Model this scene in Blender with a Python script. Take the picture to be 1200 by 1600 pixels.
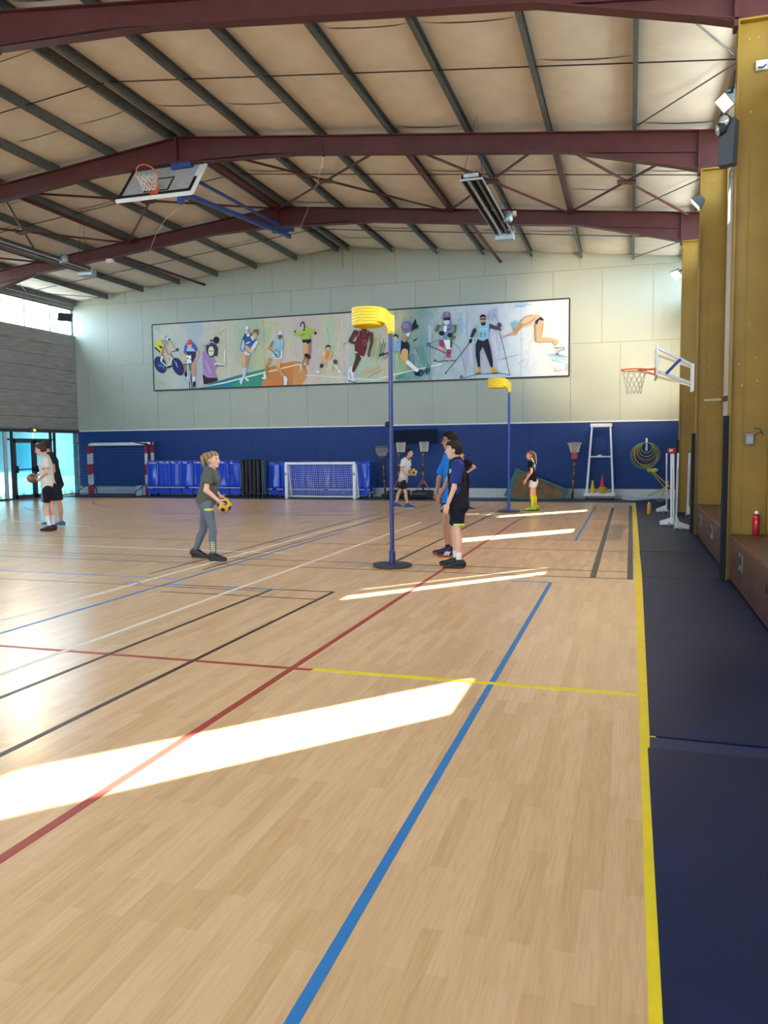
import bpy, bmesh, math, random
import numpy as np
from mathutils import Vector, Matrix

for _o in list(bpy.data.objects):
    bpy.data.objects.remove(_o)
SC = bpy.context.scene
COL = SC.collection
random.seed(7)
RNG = np.random.default_rng(7)

# ---------------------------------------------------------------- camera
F_PX, PITCH, YAW, ROLL, CAM_H = 1248.24, .0788012, .29939249, -.00984486, 1.6
_cy, _sy, _cp, _sp = math.cos(YAW), math.sin(YAW), math.cos(PITCH), math.sin(PITCH)
FWD = Vector((-_sy * _cp, _cy * _cp, -_sp))
_r0 = Vector((_cy, _sy, 0))
_u0 = _r0.cross(FWD)
RIGHT = math.cos(ROLL) * _r0 + math.sin(ROLL) * _u0
UP = -math.sin(ROLL) * _r0 + math.cos(ROLL) * _u0
EYE = Vector((0, 0, CAM_H))
cam_d = bpy.data.cameras.new('camera')
cam = bpy.data.objects.new('camera', cam_d)
COL.objects.link(cam)
cam.matrix_world = Matrix.Translation(EYE) @ Matrix((RIGHT, UP, -FWD)).transposed().to_4x4()
cam_d.sensor_fit = 'VERTICAL'
cam_d.sensor_height = 36
cam_d.lens = F_PX / 1600 * 36
cam_d.clip_start = .05
cam_d.clip_end = 500
SC.camera = cam

# ---------------------------------------------------------------- world, sun, exposure
SKY_COL, SKY_STR = (.64, .81, 1.0), 15.0
SUN_STR, SUN_COL = 60.0, (1.0, .95, .88)
SUN_EL, SUN_AZ = math.radians(38), (.65, .76)
EXPOSURE = 0.60
w = bpy.data.worlds.new('sky')
SC.world = w
w.use_nodes = True
_bg = w.node_tree.nodes['Background']
_bg.inputs[0].default_value = (*SKY_COL, 1)
_bg.inputs[1].default_value = SKY_STR
_sd = bpy.data.lights.new('sun', 'SUN')
_sd.energy = SUN_STR
_sd.color = SUN_COL
_sd.angle = math.radians(.6)
sun = bpy.data.objects.new('sun', _sd)
COL.objects.link(sun)
_to = Vector((SUN_AZ[0] * math.cos(SUN_EL), SUN_AZ[1] * math.cos(SUN_EL), math.sin(SUN_EL)))
sun.rotation_euler = _to.to_track_quat('Z', 'Y').to_euler()
sun.location = (12, 20, 15)
SC.view_settings.view_transform = 'Standard'
SC.view_settings.look = 'None'
SC.view_settings.gamma = 1
SC.view_settings.use_curve_mapping = False
SC.view_settings.exposure = EXPOSURE
SC.cycles.use_denoising = True
SC.cycles.max_bounces = 10
SC.cycles.diffuse_bounces = 6
SC.cycles.glossy_bounces = 3
SC.cycles.transparent_max_bounces = 12
SC.cycles.sample_clamp_indirect = 12
SC.cycles.caustics_reflective = False
SC.cycles.caustics_refractive = False

# ---------------------------------------------------------------- helpers
def at(px, py, Y):
    """the point at depth Y that was measured at pixel (px, py) of the photograph"""
    d = RIGHT * ((px - 600) / F_PX) - UP * ((py - 800) / F_PX) + FWD
    return EYE + d * (Y / d.y)

def on_x(px, py, X):
    d = RIGHT * ((px - 600) / F_PX) - UP * ((py - 800) / F_PX) + FWD
    return EYE + d * (X / d.x)

def fl(px, py, z=0.0):
    d = RIGHT * ((px - 600) / F_PX) - UP * ((py - 800) / F_PX) + FWD
    return EYE + d * ((z - CAM_H) / d.z)

_mats = {}
def M(name, col=None, rough=.55, metal=0., var=.07, scale=6., bump=0., spec=.4, stretch=None, emit=None):
    if name in _mats:
        return _mats[name]
    m = bpy.data.materials.new(name)
    m.use_nodes = True
    nt = m.node_tree
    b = nt.nodes['Principled BSDF']
    tc = nt.nodes.new('ShaderNodeTexCoord')
    mp = nt.nodes.new('ShaderNodeMapping')
    if stretch:
        mp.inputs['Scale'].default_value = stretch
    nz = nt.nodes.new('ShaderNodeTexNoise')
    nz.inputs['Scale'].default_value = scale
    nz.inputs['Detail'].default_value = 4
    rp = nt.nodes.new('ShaderNodeValToRGB')
    c0 = [max(0, min(1, c * (1 - var))) for c in col]
    c1 = [max(0, min(1, c * (1 + var))) for c in col]
    rp.color_ramp.elements[0].color = (*c0, 1)
    rp.color_ramp.elements[1].color = (*c1, 1)
    rp.color_ramp.elements[0].position = .3
    rp.color_ramp.elements[1].position = .7
    L = nt.links.new
    L(tc.outputs['Object'], mp.inputs['Vector'])
    L(mp.outputs['Vector'], nz.inputs['Vector'])
    L(nz.outputs['Fac'], rp.inputs['Fac'])
    L(rp.outputs['Color'], b.inputs['Base Color'])
    b.inputs['Roughness'].default_value = rough
    b.inputs['Metallic'].default_value = metal
    b.inputs['Specular IOR Level'].default_value = spec
    if bump:
        bp = nt.nodes.new('ShaderNodeBump')
        bp.inputs['Strength'].default_value = bump
        bp.inputs['Distance'].default_value = .02
        L(nz.outputs['Fac'], bp.inputs['Height'])
        L(bp.outputs['Normal'], b.inputs['Normal'])
    if emit:
        b.inputs['Emission Color'].default_value = (*emit[0], 1)
        b.inputs['Emission Strength'].default_value = emit[1]
    _mats[name] = m
    return m

def M_col(name, rough=.7, bump=.0, scale=30, spec=.3):
    """colour comes from the mesh's colour attribute, with a fine procedural mottling"""
    if name in _mats:
        return _mats[name]
    m = M(name, (.5, .5, .5), rough, 0, .0, scale, bump, spec)
    nt = m.node_tree
    at_ = nt.nodes.new('ShaderNodeAttribute')
    at_.attribute_name = 'Col'
    mx = nt.nodes.new('ShaderNodeMix')
    mx.data_type = 'RGBA'
    mx.blend_type = 'MULTIPLY'
    mx.inputs[0].default_value = .25
    nz = [n for n in nt.nodes if n.type == 'TEX_NOISE'][0]
    rp = [n for n in nt.nodes if n.type == 'VALTORGB'][0]
    rp.color_ramp.elements[0].color = (.6, .6, .6, 1)
    rp.color_ramp.elements[1].color = (1, 1, 1, 1)
    nt.links.new(at_.outputs['Color'], mx.inputs[6])
    nt.links.new(rp.outputs['Color'], mx.inputs[7])
    nt.links.new(mx.outputs[2], nt.nodes['Principled BSDF'].inputs['Base Color'])
    return m

def M_glass(name, tint=(1, 1, 1), refl=.06):
    if name in _mats:
        return _mats[name]
    m = bpy.data.materials.new(name)
    m.use_nodes = True
    nt = m.node_tree
    nt.nodes.remove(nt.nodes['Principled BSDF'])
    out = nt.nodes['Material Output']
    tr = nt.nodes.new('ShaderNodeBsdfTransparent')
    tr.inputs[0].default_value = (*tint, 1)
    gl = nt.nodes.new('ShaderNodeBsdfGlossy')
    gl.inputs['Roughness'].default_value = .03
    lw = nt.nodes.new('ShaderNodeLayerWeight')
    lw.inputs[0].default_value = .15
    mu = nt.nodes.new('ShaderNodeMath')
    mu.operation = 'MULTIPLY'
    mu.inputs[1].default_value = refl / .06 * .35
    mx = nt.nodes.new('ShaderNodeMixShader')
    nt.links.new(lw.outputs['Fresnel'], mu.inputs[0])
    nt.links.new(mu.outputs[0], mx.inputs[0])
    nt.links.new(tr.outputs[0], mx.inputs[1])
    nt.links.new(gl.outputs[0], mx.inputs[2])
    nt.links.new(mx.outputs[0], out.inputs[0])
    _mats[name] = m
    return m

class MB:
    def __init__(s):
        s.v, s.f, s.c = [], [], []
        s.col = None
    def add(s, vs, fs):
        n = len(s.v)
        s.v += [tuple(v) for v in vs]
        s.f += [tuple(i + n for i in f) for f in fs]
        if s.col is not None:
            s.c += [s.col] * len(vs)
        return s
    def box(s, lo, hi):
        x0, y0, z0 = lo
        x1, y1, z1 = hi
        return s.add([(x0, y0, z0), (x1, y0, z0), (x1, y1, z0), (x0, y1, z0), (x0, y0, z1), (x1, y0, z1), (x1, y1, z1), (x0, y1, z1)],
                     [(0, 3, 2, 1), (4, 5, 6, 7), (0, 1, 5, 4), (1, 2, 6, 5), (2, 3, 7, 6), (3, 0, 4, 7)])
    def obox(s, c, ax, ay, az, hx, hy, hz):
        c = Vector(c)
        ax, ay, az = Vector(ax).normalized() * hx, Vector(ay).normalized() * hy, Vector(az).normalized() * hz
        P = [c + i * ax + j * ay + k * az for k in (-1, 1) for (i, j) in ((-1, -1), (1, -1), (1, 1), (-1, 1))]
        return s.add(P, [(0, 3, 2, 1), (4, 5, 6, 7), (0, 1, 5, 4), (1, 2, 6, 5), (2, 3, 7, 6), (3, 0, 4, 7)])
    def beam(s, a, b, wd, h, up=(0, 0, 1)):
        a, b = Vector(a), Vector(b)
        d = (b - a).normalized()
        sd = d.cross(Vector(up))
        if sd.length < 1e-4:
            sd = d.cross(Vector((1, 0, 0)))
        sd.normalize()
        u = sd.cross(d)
        return s.obox((a + b) / 2, d, sd, u, (b - a).length / 2, wd / 2, h / 2)
    def tube(s, pts, r, n=8, closed=False, caps=True):
        pts = [Vector(p) for p in pts]
        rr = r if isinstance(r, (list, tuple)) else [r] * len(pts)
        N = len(pts)
        vs, fs = [], []
        ref = None
        for i, p in enumerate(pts):
            if closed:
                d = pts[(i + 1) % N] - pts[i - 1]
            else:
                d = pts[min(i + 1, N - 1)] - pts[max(i - 1, 0)]
            if d.length < 1e-9:
                d = Vector((0, 0, 1))
            d.normalize()
            if ref is None:
                ref = d.orthogonal().normalized()
            u = ref - d * ref.dot(d)
            if u.length < 1e-5:
                u = d.orthogonal()
            u.normalize()
            ref = u
            vv = d.cross(u)
            for k in range(n):
                t = 2 * math.pi * k / n
                vs.append(p + rr[i] * (math.cos(t) * u + math.sin(t) * vv))
        M_ = N if closed else N - 1
        for i in range(M_):
            j = (i + 1) % N
            for k in range(n):
                l = (k + 1) % n
                fs.append((i * n + k, i * n + l, j * n + l, j * n + k))
        if caps and not closed:
            fs.append(tuple(reversed(range(n))))
            fs.append(tuple(range((N - 1) * n, N * n)))
        return s.add(vs, fs)
    def ring(s, c, nrm, R, r, n=32, m=8):
        nrm = Vector(nrm).normalized()
        u = nrm.orthogonal().normalized()
        v = nrm.cross(u)
        c = Vector(c)
        return s.tube([c + R * (math.cos(2 * math.pi * i / n) * u + math.sin(2 * math.pi * i / n) * v) for i in range(n)], r, m, True)
    def lathe(s, c, prof, n=20, ax=(0, 0, 1)):
        ax = Vector(ax).normalized()
        u = ax.orthogonal().normalized()
        v = ax.cross(u)
        c = Vector(c)
        vs, fs = [], []
        for (r, h) in prof:
            for k in range(n):
                t = 2 * math.pi * k / n
                vs.append(c + ax * h + r * (math.cos(t) * u + math.sin(t) * v))
        for i in range(len(prof) - 1):
            for k in range(n):
                l = (k + 1) % n
                fs.append((i * n + k, i * n + l, (i + 1) * n + l, (i + 1) * n + k))
        fs.append(tuple(reversed(range(n))))
        fs.append(tuple(range((len(prof) - 1) * n, len(prof) * n)))
        return s.add(vs, fs)
    def sphere(s, c, r, n=16, m=10, sc=(1, 1, 1)):
        prof = [(max(1e-4, r * math.sin(math.pi * i / m)), -r * math.cos(math.pi * i / m)) for i in range(m + 1)]
        k = len(s.v)
        s.lathe((0, 0, 0), prof, n)
        s.v[k:] = [(c[0] + v[0] * sc[0], c[1] + v[1] * sc[1], c[2] + v[2] * sc[2]) for v in s.v[k:]]
        return s
    def prism(s, poly, d):
        """a planar polygon (3D points) pushed along vector d"""
        d = Vector(d)
        P = [Vector(p) for p in poly]
        n = len(P)
        return s.add(P + [p + d for p in P], [tuple(range(n)), tuple(reversed(range(n, 2 * n)))] + [(i, i + n, (i + 1) % n + n, (i + 1) % n) for i in range(n)])
    def quad(s, a, b, c, d):
        return s.add([a, b, c, d], [(0, 1, 2, 3)])

def link(o, parent=None):
    COL.objects.link(o)
    if parent is not None:
        o.parent = parent
        o.matrix_parent_inverse = parent.matrix_world.inverted()
    return o

def obj(name, mb, mat, parent=None, smooth=False, bevel=0, fix=True):
    me = bpy.data.meshes.new(name)
    me.from_pydata(mb.v, [], mb.f)
    if mb.c:
        a = me.color_attributes.new('Col', 'FLOAT_COLOR', 'POINT')
        a.data.foreach_set('color', np.array([(*c, 1) for c in mb.c], dtype=np.float32).ravel())
    if fix:
        bm = bmesh.new()
        bm.from_mesh(me)
        bmesh.ops.recalc_face_normals(bm, faces=bm.faces)
        bm.to_mesh(me)
        bm.free()
    if smooth:
        me.polygons.foreach_set('use_smooth', [True] * len(me.polygons))
        try:
            me.set_sharp_from_angle(angle=math.radians(40))
        except Exception:
            pass
    me.materials.append(mat)
    o = bpy.data.objects.new(name, me)
    if bevel:
        md = o.modifiers.new('bevel', 'BEVEL')
        md.width = bevel
        md.segments = 2
        md.limit_method = 'ANGLE'
    return link(o, parent)

def thing(name, label, cat, loc=(0, 0, 0), group=None):
    o = bpy.data.objects.new(name, None)
    o.empty_display_size = .1
    o.location = loc
    o['label'] = label
    o['category'] = cat
    if group:
        o['group'] = group
    link(o)
    o.matrix_world = Matrix.Translation(Vector(loc))
    return o

def tag(o, label, cat, group=None):
    o['label'] = label
    o['category'] = cat
    if group:
        o['group'] = group
    return o

def struct(name, mb, mat, **k):
    o = obj(name, mb, mat, **k)
    o['kind'] = 'structure'
    return o

def inst(name, mesh, loc, parent):
    o = bpy.data.objects.new(name, mesh)
    o.location = loc
    COL.objects.link(o)
    o.parent = parent
    return o
# ---------------------------------------------------------------- dimensions of the hall (metres)
XL, XR, YB, YR, XC = -20.0, 1.75, 25.65, -15.2, -9.23
FRAMES = [20.5, 15.4, 10.3]
BAYS = [5.2 + 5.1 * k for k in range(-4, 4)]           # bay starts, the last bay ends at the back wall
def zt(x):
    return 8.18 - .108 * abs(x - XC)
def mir(x):
    return 2 * XC - x

m_wood = None
def floor_material():
    m = M('sports_vinyl_wood_print', (.6, .42, .25), .3, 0, .1, 1.2, 0, .34)
    nt = m.node_tree
    L = nt.links.new
    b = nt.nodes['Principled BSDF']
    tc = [n for n in nt.nodes if n.type == 'TEX_COORD'][0]
    sep = nt.nodes.new('ShaderNodeSeparateXYZ')
    cmb = nt.nodes.new('ShaderNodeCombineXYZ')
    L(tc.outputs['Object'], sep.inputs[0])
    L(sep.outputs['Y'], cmb.inputs['X'])
    L(sep.outputs['X'], cmb.inputs['Y'])
    br = nt.nodes.new('ShaderNodeTexBrick')
    br.offset = .37
    br.inputs['Scale'].default_value = 1
    br.inputs['Brick Width'].default_value = .62
    br.inputs['Row Height'].default_value = .072
    br.inputs['Mortar Size'].default_value = .0
    br.inputs['Bias'].default_value = 0
    br.inputs['Color1'].default_value = (.66, .42, .225, 1)
    br.inputs['Color2'].default_value = (.745, .495, .295, 1)
    br.inputs['Mortar'].default_value = (.68, .44, .28, 1)
    br.inputs['Mortar Smooth'].default_value = 0
    L(cmb.outputs[0], br.inputs['Vector'])
    g = nt.nodes.new('ShaderNodeTexNoise')
    mp = nt.nodes.new('ShaderNodeMapping')
    mp.inputs['Scale'].default_value = (38, 2.2, 1)
    g.inputs['Scale'].default_value = 1.6
    g.inputs['Detail'].default_value = 6
    g.inputs['Distortion'].default_value = 1.2
    L(tc.outputs['Object'], mp.inputs[0])
    L(mp.outputs[0], g.inputs['Vector'])
    rp = nt.nodes.new('ShaderNodeValToRGB')
    rp.color_ramp.elements[0].color = (.88, .85, .83, 1)
    rp.color_ramp.elements[1].color = (1, 1, 1, 1)
    rp.color_ramp.elements[0].position = .35
    rp.color_ramp.elements[1].position = .6
    L(g.outputs['Fac'], rp.inputs[0])
    mx = nt.nodes.new('ShaderNodeMix')
    mx.data_type = 'RGBA'
    mx.blend_type = 'MULTIPLY'
    mx.inputs[0].default_value = .8
    L(br.outputs['Color'], mx.inputs[6])
    L(rp.outputs[0], mx.inputs[7])
    L(mx.outputs[2], b.inputs['Base Color'])
    # scuffs and cleaning marks vary the gloss a little
    nz = [n for n in nt.nodes if n.type == 'TEX_NOISE'][0]
    mr = nt.nodes.new('ShaderNodeMapRange')
    mr.inputs['To Min'].default_value = .19
    mr.inputs['To Max'].default_value = .29
    L(nz.outputs['Fac'], mr.inputs[0])
    L(mr.outputs[0], b.inputs['Roughness'])
    return m

def lined_material(name, col, axis, period, depth=.4, rough=.6, var=.1):
    """painted sheet with fine horizontal ribs"""
    m = M(name, col, rough, 0, var, 3)
    nt = m.node_tree
    tc = [n for n in nt.nodes if n.type == 'TEX_COORD'][0]
    wv = nt.nodes.new('ShaderNodeTexWave')
    wv.bands_direction = axis
    wv.inputs['Scale'].default_value = .314 / period
    bp = nt.nodes.new('ShaderNodeBump')
    bp.inputs['Strength'].default_value = depth
    bp.inputs['Distance'].default_value = .02
    nt.links.new(tc.outputs['Object'], wv.inputs['Vector'])
    nt.links.new(wv.outputs['Fac'], bp.inputs['Height'])
    nt.links.new(bp.outputs['Normal'], nt.nodes['Principled BSDF'].inputs['Normal'])
    return m

FLOOR = floor_material()
NAVY_VINYL = M('navy_sheet_vinyl', (.007, .014, .064), .48, 0, .25, 2.5, .03, .2)
GREY_APRON = M('slate_apron_vinyl', (.045, .058, .10), .5, 0, .2, 3)
MAROON = M('maroon_steel_paint', (.075, .014, .013), .5, 0, .15, 4)
MUSTARD = M('mustard_steel_paint', (.27, .145, .009), .5, 0, .1, 3)
GALV = M('galvanised_steel', (.105, .12, .12), .5, .3, .2, 12)
LINING = M('insulation_foil_lining', (.70, .64, .56), .55, 0, .07, 2.2, .25, .3)
WALLPAINT = M('pale_sage_wall_paint', (.36, .385, .33), .7, 0, .03, 1.5)
DADO = M('royal_blue_wall_paint', (.009, .036, .165), .6, 0, .08, 2, 0, .3)
WHITE = M('white_gloss_paint', (.80, .80, .79), .4, 0, .04, 5)
CONC = M('precast_concrete', (.27, .25, .23), .9, 0, .16, 4, .3, .2, (1, .4, 3))
DARKMET = M('dark_anodised_frame', (.07, .07, .085), .45, .3, .1, 8)
BLACK = M('black_plastic', (.012, .012, .014), .45, 0, .2, 10)
GLASS = M_glass('clear_glazing', (.93, .97, .97))
DGLASS = M_glass('daylight_tinted_glazing', (.50, .78, .86))  # cyan of the outdoor daylight is put into this tint, which also dims it
YELLINE = M('yellow_line_tape', (.82, .63, .015), .45, 0, .08, 6)

# ---------------------------------------------------------------- floor
APY, APX = 23.72, .13
f = struct('floor', MB().box((XL, YR, -.2), (APX, APY, 0)), FLOOR)
apron = obj('apron_sheet', MB().box((XL, APY, -.2), (XR, YB, -.002)), GREY_APRON, f)
obj('edge_strip', MB().box((.07, YR, 0), (.155, 23.7, .0025)), YELLINE, f)
# navy sheets beside the court, laid one after the other, none quite straight
obj('subfloor', MB().box((APX, YR, -.2), (XR, APY, -.004)), NAVY_VINYL, f)
for (xa, ya, xb, yb) in ((.112, YR, .108, 4.36), (.122, 4.55, .155, 10.2), (.160, 10.22, .150, 12.75), (.155, 12.8, .16, 18.2), (.16, 18.22, .16, 25.6)):
    obj('navy_sheet', MB().prism([(xa, ya, -.002), (XR, ya, -.002), (XR, yb, -.002), (xb, yb, -.002)], (0, 0, .006)), NAVY_VINYL, f)
obj('joint_strip', MB().prism([(.118, 4.36, -.001), (XR, 4.30, -.001), (XR, 4.47, -.001), (.122, 4.53, -.001)], (0, 0, .004)), M('navy_joint_vinyl', (.013, .025, .095), .45, 0, .1, 4, 0, .25), f)

LINES = {'red': M('brick_red_line_tape', (.36, .05, .035), .45), 'blue': M('blue_line_tape', (.025, .19, .52), .45), 'white': M('white_line_tape', (.78, .74, .66), .45),
         'black': M('dark_brown_line_tape', (.045, .028, .025), .45), 'yellow': YELLINE, 'grey': M('charcoal_line_tape', (.05, .05, .055), .45), 'violet': M('plum_line_tape', (.12, .05, .09), .45)}
def line(c, a, b, wd, lift=.0018):
    a, b = Vector((*a, 0)), Vector((*b, 0))
    n = Vector((-(b - a).y, (b - a).x, 0)).normalized() * wd / 2
    o = obj('court_line', MB().prism([a - n, b - n, b + n, a + n], (0, 0, lift)), LINES[c], f)
    return o
def arc(c, ctr, R, a0, a1, wd=.05, n=40, lift=.0012):
    mb = MB()
    for i in range(n):
        t0, t1 = a0 + (a1 - a0) * i / n, a0 + (a1 - a0) * (i + 1) / n
        P = [(ctr[0] + r * math.cos(t), ctr[1] + r * math.sin(t), lift) for (r, t) in ((R - wd / 2, t0), (R + wd / 2, t0), (R + wd / 2, t1), (R - wd / 2, t1))]
        mb.quad(*P)
    return obj('court_line', mb, LINES[c], f)
line('red', (-2.355, YR), (-2.355, 18.5), .05, .0020)
line('blue', (-.885, YR), (-.885, 9.55), .042)
line('blue', (-.885, 13.95), (-.885, 22.0), .042)
line('blue', (-.885, 9.56), (-1.35, 9.56), .035)
line('blue', (-.885, 13.95), (-1.2, 13.95), .035)
line('yellow', (-2.19, 5.31), (.075, 5.31), .058, .0026)
line('red', (-18, 5.30), (-2.2, 5.30), .05, .0014)
line('white', (-4.34, YR), (-4.34, 16.8), .05, .0016)
line('white', (-5.72, YR), (-5.72, 17.2), .05, .0016)
line('blue', (-5.33, YR), (-5.33, 14.6), .045)
line('black', (-3.925, YR), (-3.925, 8.3), .04)
line('black', (-3.175, YR), (-3.175, 8.34), .04)
line('black', (-5.1, 8.33), (-3.175, 8.33), .035, .0014)
line('black', (-5.1, 7.87), (-3.175, 7.87), .03, .0014)
line('grey', (-.425, 10.05), (-.425, 21.9), .075)
line('grey', (.015, 9.99), (.015, 22.4), .07)
for y in (10.02, 10.6, 12.65):
    line('black', (-16, y), (.04, y), .035, .0010)
line('black', (-5.95, 14.1), (.04, 14.1), .03, .0010)
line('black', (-9.0, 18.3), (.04, 18.3), .035, .0010)
line('black', (-9.0, 19.9), (-2.0, 19.9), .03, .0010)
line('black', (-3.175, 10.6), (-3.175, 22.2), .04)
line('violet', (-3.925, 12.9), (-3.925, 22.2), .04)
line('black', (-6.0, 9.0), (-6.0, 22.6), .04, .0010)
line('black', (-5.5, 9.5), (-5.5, 22.6), .035, .0010)
line('white', (-17.5, 11.75), (-5.0, 11.3), .04, .0012)
line('white', (-17.5, 16.4), (-11.0, 14.4), .04, .0012)
line('blue', (-14.5, 8.9), (-5.33, 8.72), .04, .0012)
line('black', (-14.5, 8.2), (-3.95, 8.2), .03, .0009)
line('blue', (-8.9, 10.4), (-8.1, 10.35), .04)
line('violet', (-11.6, 17.7), (-5.9, 19.8), .05)
arc('violet', (-9.2, 27.0), 9.0, math.radians(215), math.radians(325))
arc('black', (-9.2, 27.0), 11.0, math.radians(225), math.radians(315), .04)
arc('violet', (-9.3, 19.5), .35, math.radians(60), math.radians(300), .05, 20)
for x in (-4.6, -4.1, -5.3, -5.9):
    line('blue', (x, 8.33), (x + .22, 8.33), .05, .0022)

# ---------------------------------------------------------------- back wall: blue dado, sage boards
wb = struct('wall_back', MB().box((XL - .2, YB + .03, -.1), (XR + .2, YB + .3, 8.6)), M('wall_core', (.4, .42, .38), .9))
ZD = 2.36
obj('skirting_board', MB().box((XL, YB - .03, 0), (XR, YB + .03, .30)), M('pale_grey_skirting', (.52, .54, .55), .6), wb)
_x = XL
while _x < XR - .01:
    x2 = min(_x + 2.42, XR)
    obj('dado_panel', MB().box((_x + .002, YB - .018, .30), (x2 - .002, YB + .03, ZD)), DADO, wb)
    _x = x2
obj('dado_trim', MB().box((XL, YB - .03, ZD), (XR, YB + .03, ZD + .035)), WHITE, wb)
ROWS = [(ZD + .035, 4.78, .55), (4.78, 7.02, 0), (7.02, 8.6, .8)]
for (z0, z1, off) in ROWS:
    _x = XL - 1.47 + off
    while _x < XR:
        xa, xb = max(_x, XL), min(_x + 1.47, XR)
        if xb - xa > .03:
            tops = [zt(v) + .17 for v in (xa, xb)]
            za, zb = min(z1, tops[0]), min(z1, tops[1])
            pk = []
            if xa < XC < xb and z1 > 7.5:
                pk = [(XC, YB - .004 + .03, zt(XC) + .17)]
            if za > z0 + .05 or zb > z0 + .05:
                g = .004
                P = [(xa + g, YB + .03, z0 + g), (xb - g, YB + .03, z0 + g), (xb - g, YB + .03, max(zb - g, z0 + .02)), *pk, (xa + g, YB + .03, max(za - g, z0 + .02))]
                d = .032 + random.uniform(0, .004)
                obj('wall_panel', MB().prism(P, (0, -d, 0)), WALLPAINT, wb)
        _x += 1.47
_pipe = at(536, 395, YB)
obj('conduit', MB().tube([(-9.27, YB - .02, 8.3), (-9.27, YB - .02, 7.6)], .008, 6), DARKMET, wb)

# ---------------------------------------------------------------- left wall: glazed doors, concrete boards, clerestory
ZC0, ZC1 = 5.93, 6.92
wl = struct('wall_left', MB().box((XL - .3, YR, ZC1), (XL, YB + .2, 7.2)), CONC)
nb = 8
for k in range(nb):
    z0 = 2.42 + (ZC0 - 2.42) * k / nb
    z1 = 2.42 + (ZC0 - 2.42) * (k + 1) / nb
    t = .012 if k % 2 else 0
    for (ya, yb_) in ((YR, 5.2), (5.2, 10.3), (10.3, 15.4), (15.4, 20.5), (20.5, YB + .2)):
        obj('concrete_board', MB().prism([(XL - .25, ya + .004, z0), (XL + t, ya + .004, z0 + .004), (XL + t + .022, ya + .004, z1 - .018), (XL + t, ya + .004, z1 - .002), (XL - .25, ya + .004, z1)], (0, yb_ - ya - .008, 0)), CONC, wl)
obj('lintel', MB().box((XL - .2, YR, 2.36), (XL + .06, YB, 2.42)), DARKMET, wl)
obj('lower_wall', MB().box((XL - .25, YR, -.1), (XL, 17.6, 2.36)), CONC, wl)
obj('lower_wall', MB().box((XL - .25, YB, -.1), (XL, YB + .3, 2.36)), CONC, wl)

def clerestory(nm, x, side, y0s):
    wn = struct(nm, MB().box((x - .05, YR, ZC0 - .04), (x + .05, YB, ZC0 + .03)), DARKMET)
    obj('head_rail', MB().box((x - .05, YR, ZC1 - .05), (x + .05, YB, ZC1)), DARKMET, wn)
    y = YR
    step = 1.02 if side > 0 else 1.28
    k = 0
    while y < YB - .1:
        y2 = min(y + step, YB)
        obj('glass_pane', MB().box((x - .004, y, ZC0 + .03), (x + .004, y2, ZC1 - .05)), GLASS, wn)
        obj('mullion', MB().box((x - .02, y2 - .012, ZC0 + .03), (x + .02, y2 + .012, ZC1 - .05)), DARKMET, wn)
        y = y2
    return wn
clerestory('window_1', XL - .12, -1, None)
clerestory('window_2', XR + .08, 1, None)

# glazed entrance in the last bay of the left wall
door = struct('window_3', MB().box((XL - .08, 17.6, 2.30), (XL, YB, 2.36)), DARKMET)
obj('sill_rail', MB().box((XL - .08, 17.6, 0), (XL, YB, .05)), DARKMET, door)
ALU = M('white_aluminium_mullion', (.55, .60, .62), .4, .2)
def ywl(px):
    return on_x(px, 730, XL).y
YD0, YD1, YS0, YS1 = ywl(23), ywl(55), ywl(82), ywl(88)
YD2 = YD1 + (YD1 - YD0)
edges = [17.6, 18.9, ywl(10), YD0, YD1, YS0, YS1, YB]
for y in (17.6, 18.9, ywl(11)):
    obj('mullion', MB().box((XL - .09, y - .045, .05), (XL + .01, y + .045, 2.30)), ALU, door)
for y in (YD0 - .05, YS0, YS1):
    obj('mullion', MB().box((XL - .08, y - .03, .05), (XL, y + .03, 2.30)), DARKMET, door)
obj('transom', MB().box((XL - .08, ywl(11), 2.02), (XL, YS1, 2.08)), DARKMET, door)
for a, b in zip(edges[:-1], edges[1:]):
    obj('glass_pane', MB().box((XL - .045, a + .03, .05), (XL - .037, b - .03, 2.30)), DGLASS, door)
def leaf(n, ya, yb):
    d = struct(n, MB().box((XL - .07, ya, .02), (XL + .01, ya + .09, 2.02)).box((XL - .07, yb - .09, .02), (XL + .01, yb, 2.02)).box((XL - .07, ya, 1.93), (XL + .01, yb, 2.02)).box((XL - .07, ya, .02), (XL + .01, yb, .14)), M('bronze_door_frame', (.10, .075, .085), .45, .3))
    obj('glass_pane', MB().box((XL - .034, ya + .09, .14), (XL - .026, yb - .09, 1.93)), DGLASS, d)
    obj('push_bar', MB().tube([(XL + .07, ya + .06, 1.02), (XL + .07, yb - .06, 1.02)], .02, 8).box((XL, ya + .02, .9), (XL + .09, ya + .09, 1.14)).box((XL, yb - .09, .96), (XL + .09, yb - .02, 1.08)), BLACK, d)
    return d
leaf('door_1', YD0, YD1)
leaf('door_2', YD1 + .005, min(YD2, YS0 - .03))

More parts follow.
